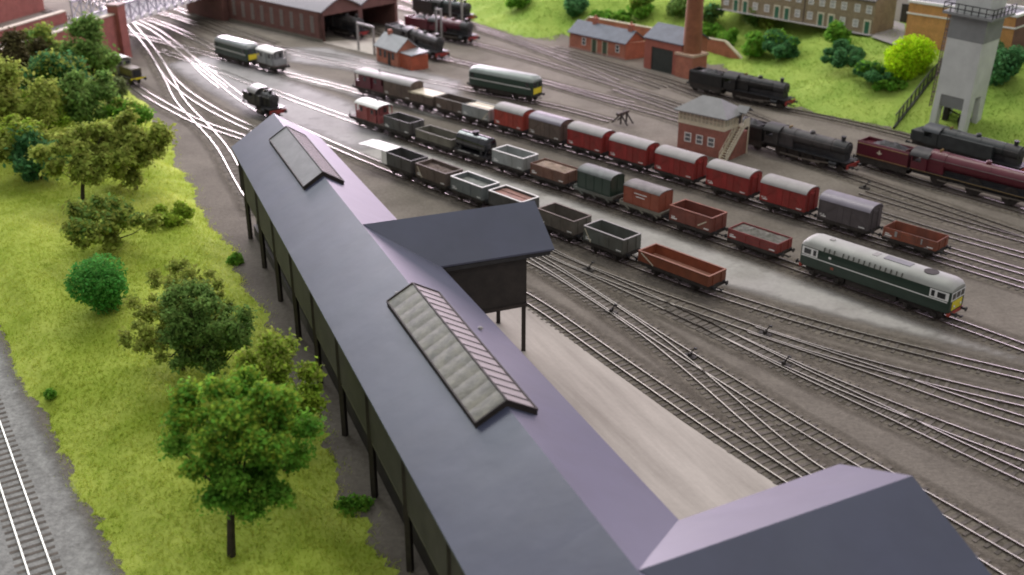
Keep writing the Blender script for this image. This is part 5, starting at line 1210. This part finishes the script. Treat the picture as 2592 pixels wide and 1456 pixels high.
tree('spreading_bush','tiny green tuft at the edge of the near track bed',WB(128,1010),1.0,1.5,-.2,M_lgreen,700,.12,k=6,lump=.4,seed=22,cat='bush',trunk=0)
tree('spreading_bush','small dark green tuft beside the olive tree near the shed',WB(600,668),1.2,1.6,-.2,M_lgreen,1100,.14,k=8,lump=.5,seed=23,cat='bush',trunk=0)
tree('leafy_tree','olive tree filling the gap below the bridge parapet left of the dark tree',WB(110,215),8.5,10,.6,M_lolive,9000,.3,k=30,lump=1.2,seed=61,group=tg,trunk=.2,m2=M_ldark)
tree('leafy_tree','yellowish green small tree between the large olive tree and the bluish tree',WB(120,350),6.5,9.0,.6,M_lyel,7000,.27,k=30,lump=1.0,seed=62,group=tg,trunk=.16,m2=M_lolive)
tree('spreading_bush','yellow green bushes right under the bluish dark tree',WB(320,395),4.2,7.5,.0,M_lyel,5000,.25,k=26,lump=.9,seed=63,cat='bush',trunk=.1,m2=M_lolive)
tree('spreading_bush','mid green bush between the broad olive tree and the bluish dark tree',WB(335,335),5.0,7.0,.2,M_lgreen,5500,.26,k=24,lump=.95,seed=64,cat='bush',trunk=.1,m2=M_lolive)
tree('leafy_tree','light olive tree behind the teal bush at far left',WB(70,440),7.0,8.5,1.0,M_lolive,8000,.27,k=34,lump=.95,seed=65,group=tg,trunk=.16,m2=M_lyel)
# hillside
def hb(label,pxy,H,w,m,n,seed,size=.3,z0=-.3,m2=None,lump=None): tree('hillside_bush',label,WH(*pxy),H,w,z0,m,n,size,k=16,lump=lump or H*.28,seed=seed,cat='bush',trunk=0,m2=m2,group='bushes on the far hillside')
hb('round lime yellow bush left of the coaling tower',(2288,184),5.0,8.4,M_llime,13000,31,.2,-.9,lump=2.2)
hb('dark teal bush in the middle of the grass slope',(1975,150),4.6,8.0,M_lteal,4500,32,m2=M_lgreen)
hb('mid green bush at left of the dark teal bush',(1915,142),3.8,5.0,M_lgreen,2500,33)
hb('small round olive green bush below the terrace houses',(2122,120),3.8,3.8,M_lgreen,2500,34)
hb('wide low green bush under the round olive bush',(2140,165),3.2,9.0,M_lteal,4500,35)
hb('low green bush sloping down beside the lime bush',(2220,205),2.8,8.0,M_lteal,3500,36,m2=M_lgreen)
hb('small low green bush lowest on the slope',(2255,228),2.0,5.0,M_lgreen,1800,37)
hb('dark green bush in front of the terrace houses',(1912,68),4.2,4.4,M_ldark,3000,38,m2=M_lgreen)
hb('pale green bush beside the dark bush by the terrace',(1942,70),2.6,4.0,M_lolive,1500,39)
hb('dark green bush behind the chimney on its left',(1712,48),4.4,5.5,M_ldark,3000,40)
hb('green bush right of the chimney',(1800,60),3.6,5.5,M_ldark,2800,41,m2=M_lteal)
hb('green bush between chimney and retaining wall end',(1835,118),3.0,6.5,M_lgreen,2800,42)
hb('bluish green bush on the slope behind the long brick offices',(1455,42),4.2,5.0,M_lteal,2800,43)
hb('low scrubby green bush above the office chimneys',(1530,56),2.2,6.0,M_lgreen,2200,44)
hb('tall mid green bush at top centre of the slope',(1630,42),4.4,6.5,M_lgreen,3200,45,m2=M_lolive)
hb('faint green bush at the top left of the slope',(1320,22),3.6,7.0,M_lgreen,2600,46)
hb('green bush between the offices and boiler house',(1580,62),2.4,5.0,M_lgreen,1800,47)
hb('teal green bush right of the coaling tower',(2535,215),5.6,6.0,M_lteal,4500,48)
hb('green bush half behind the coaling tower right side',(2495,190),4.6,4.5,M_lteal,3000,49)
hb('dark green bush below the terrace at its middle',(1800,95),2.4,4.5,M_lgreen,1600,50)
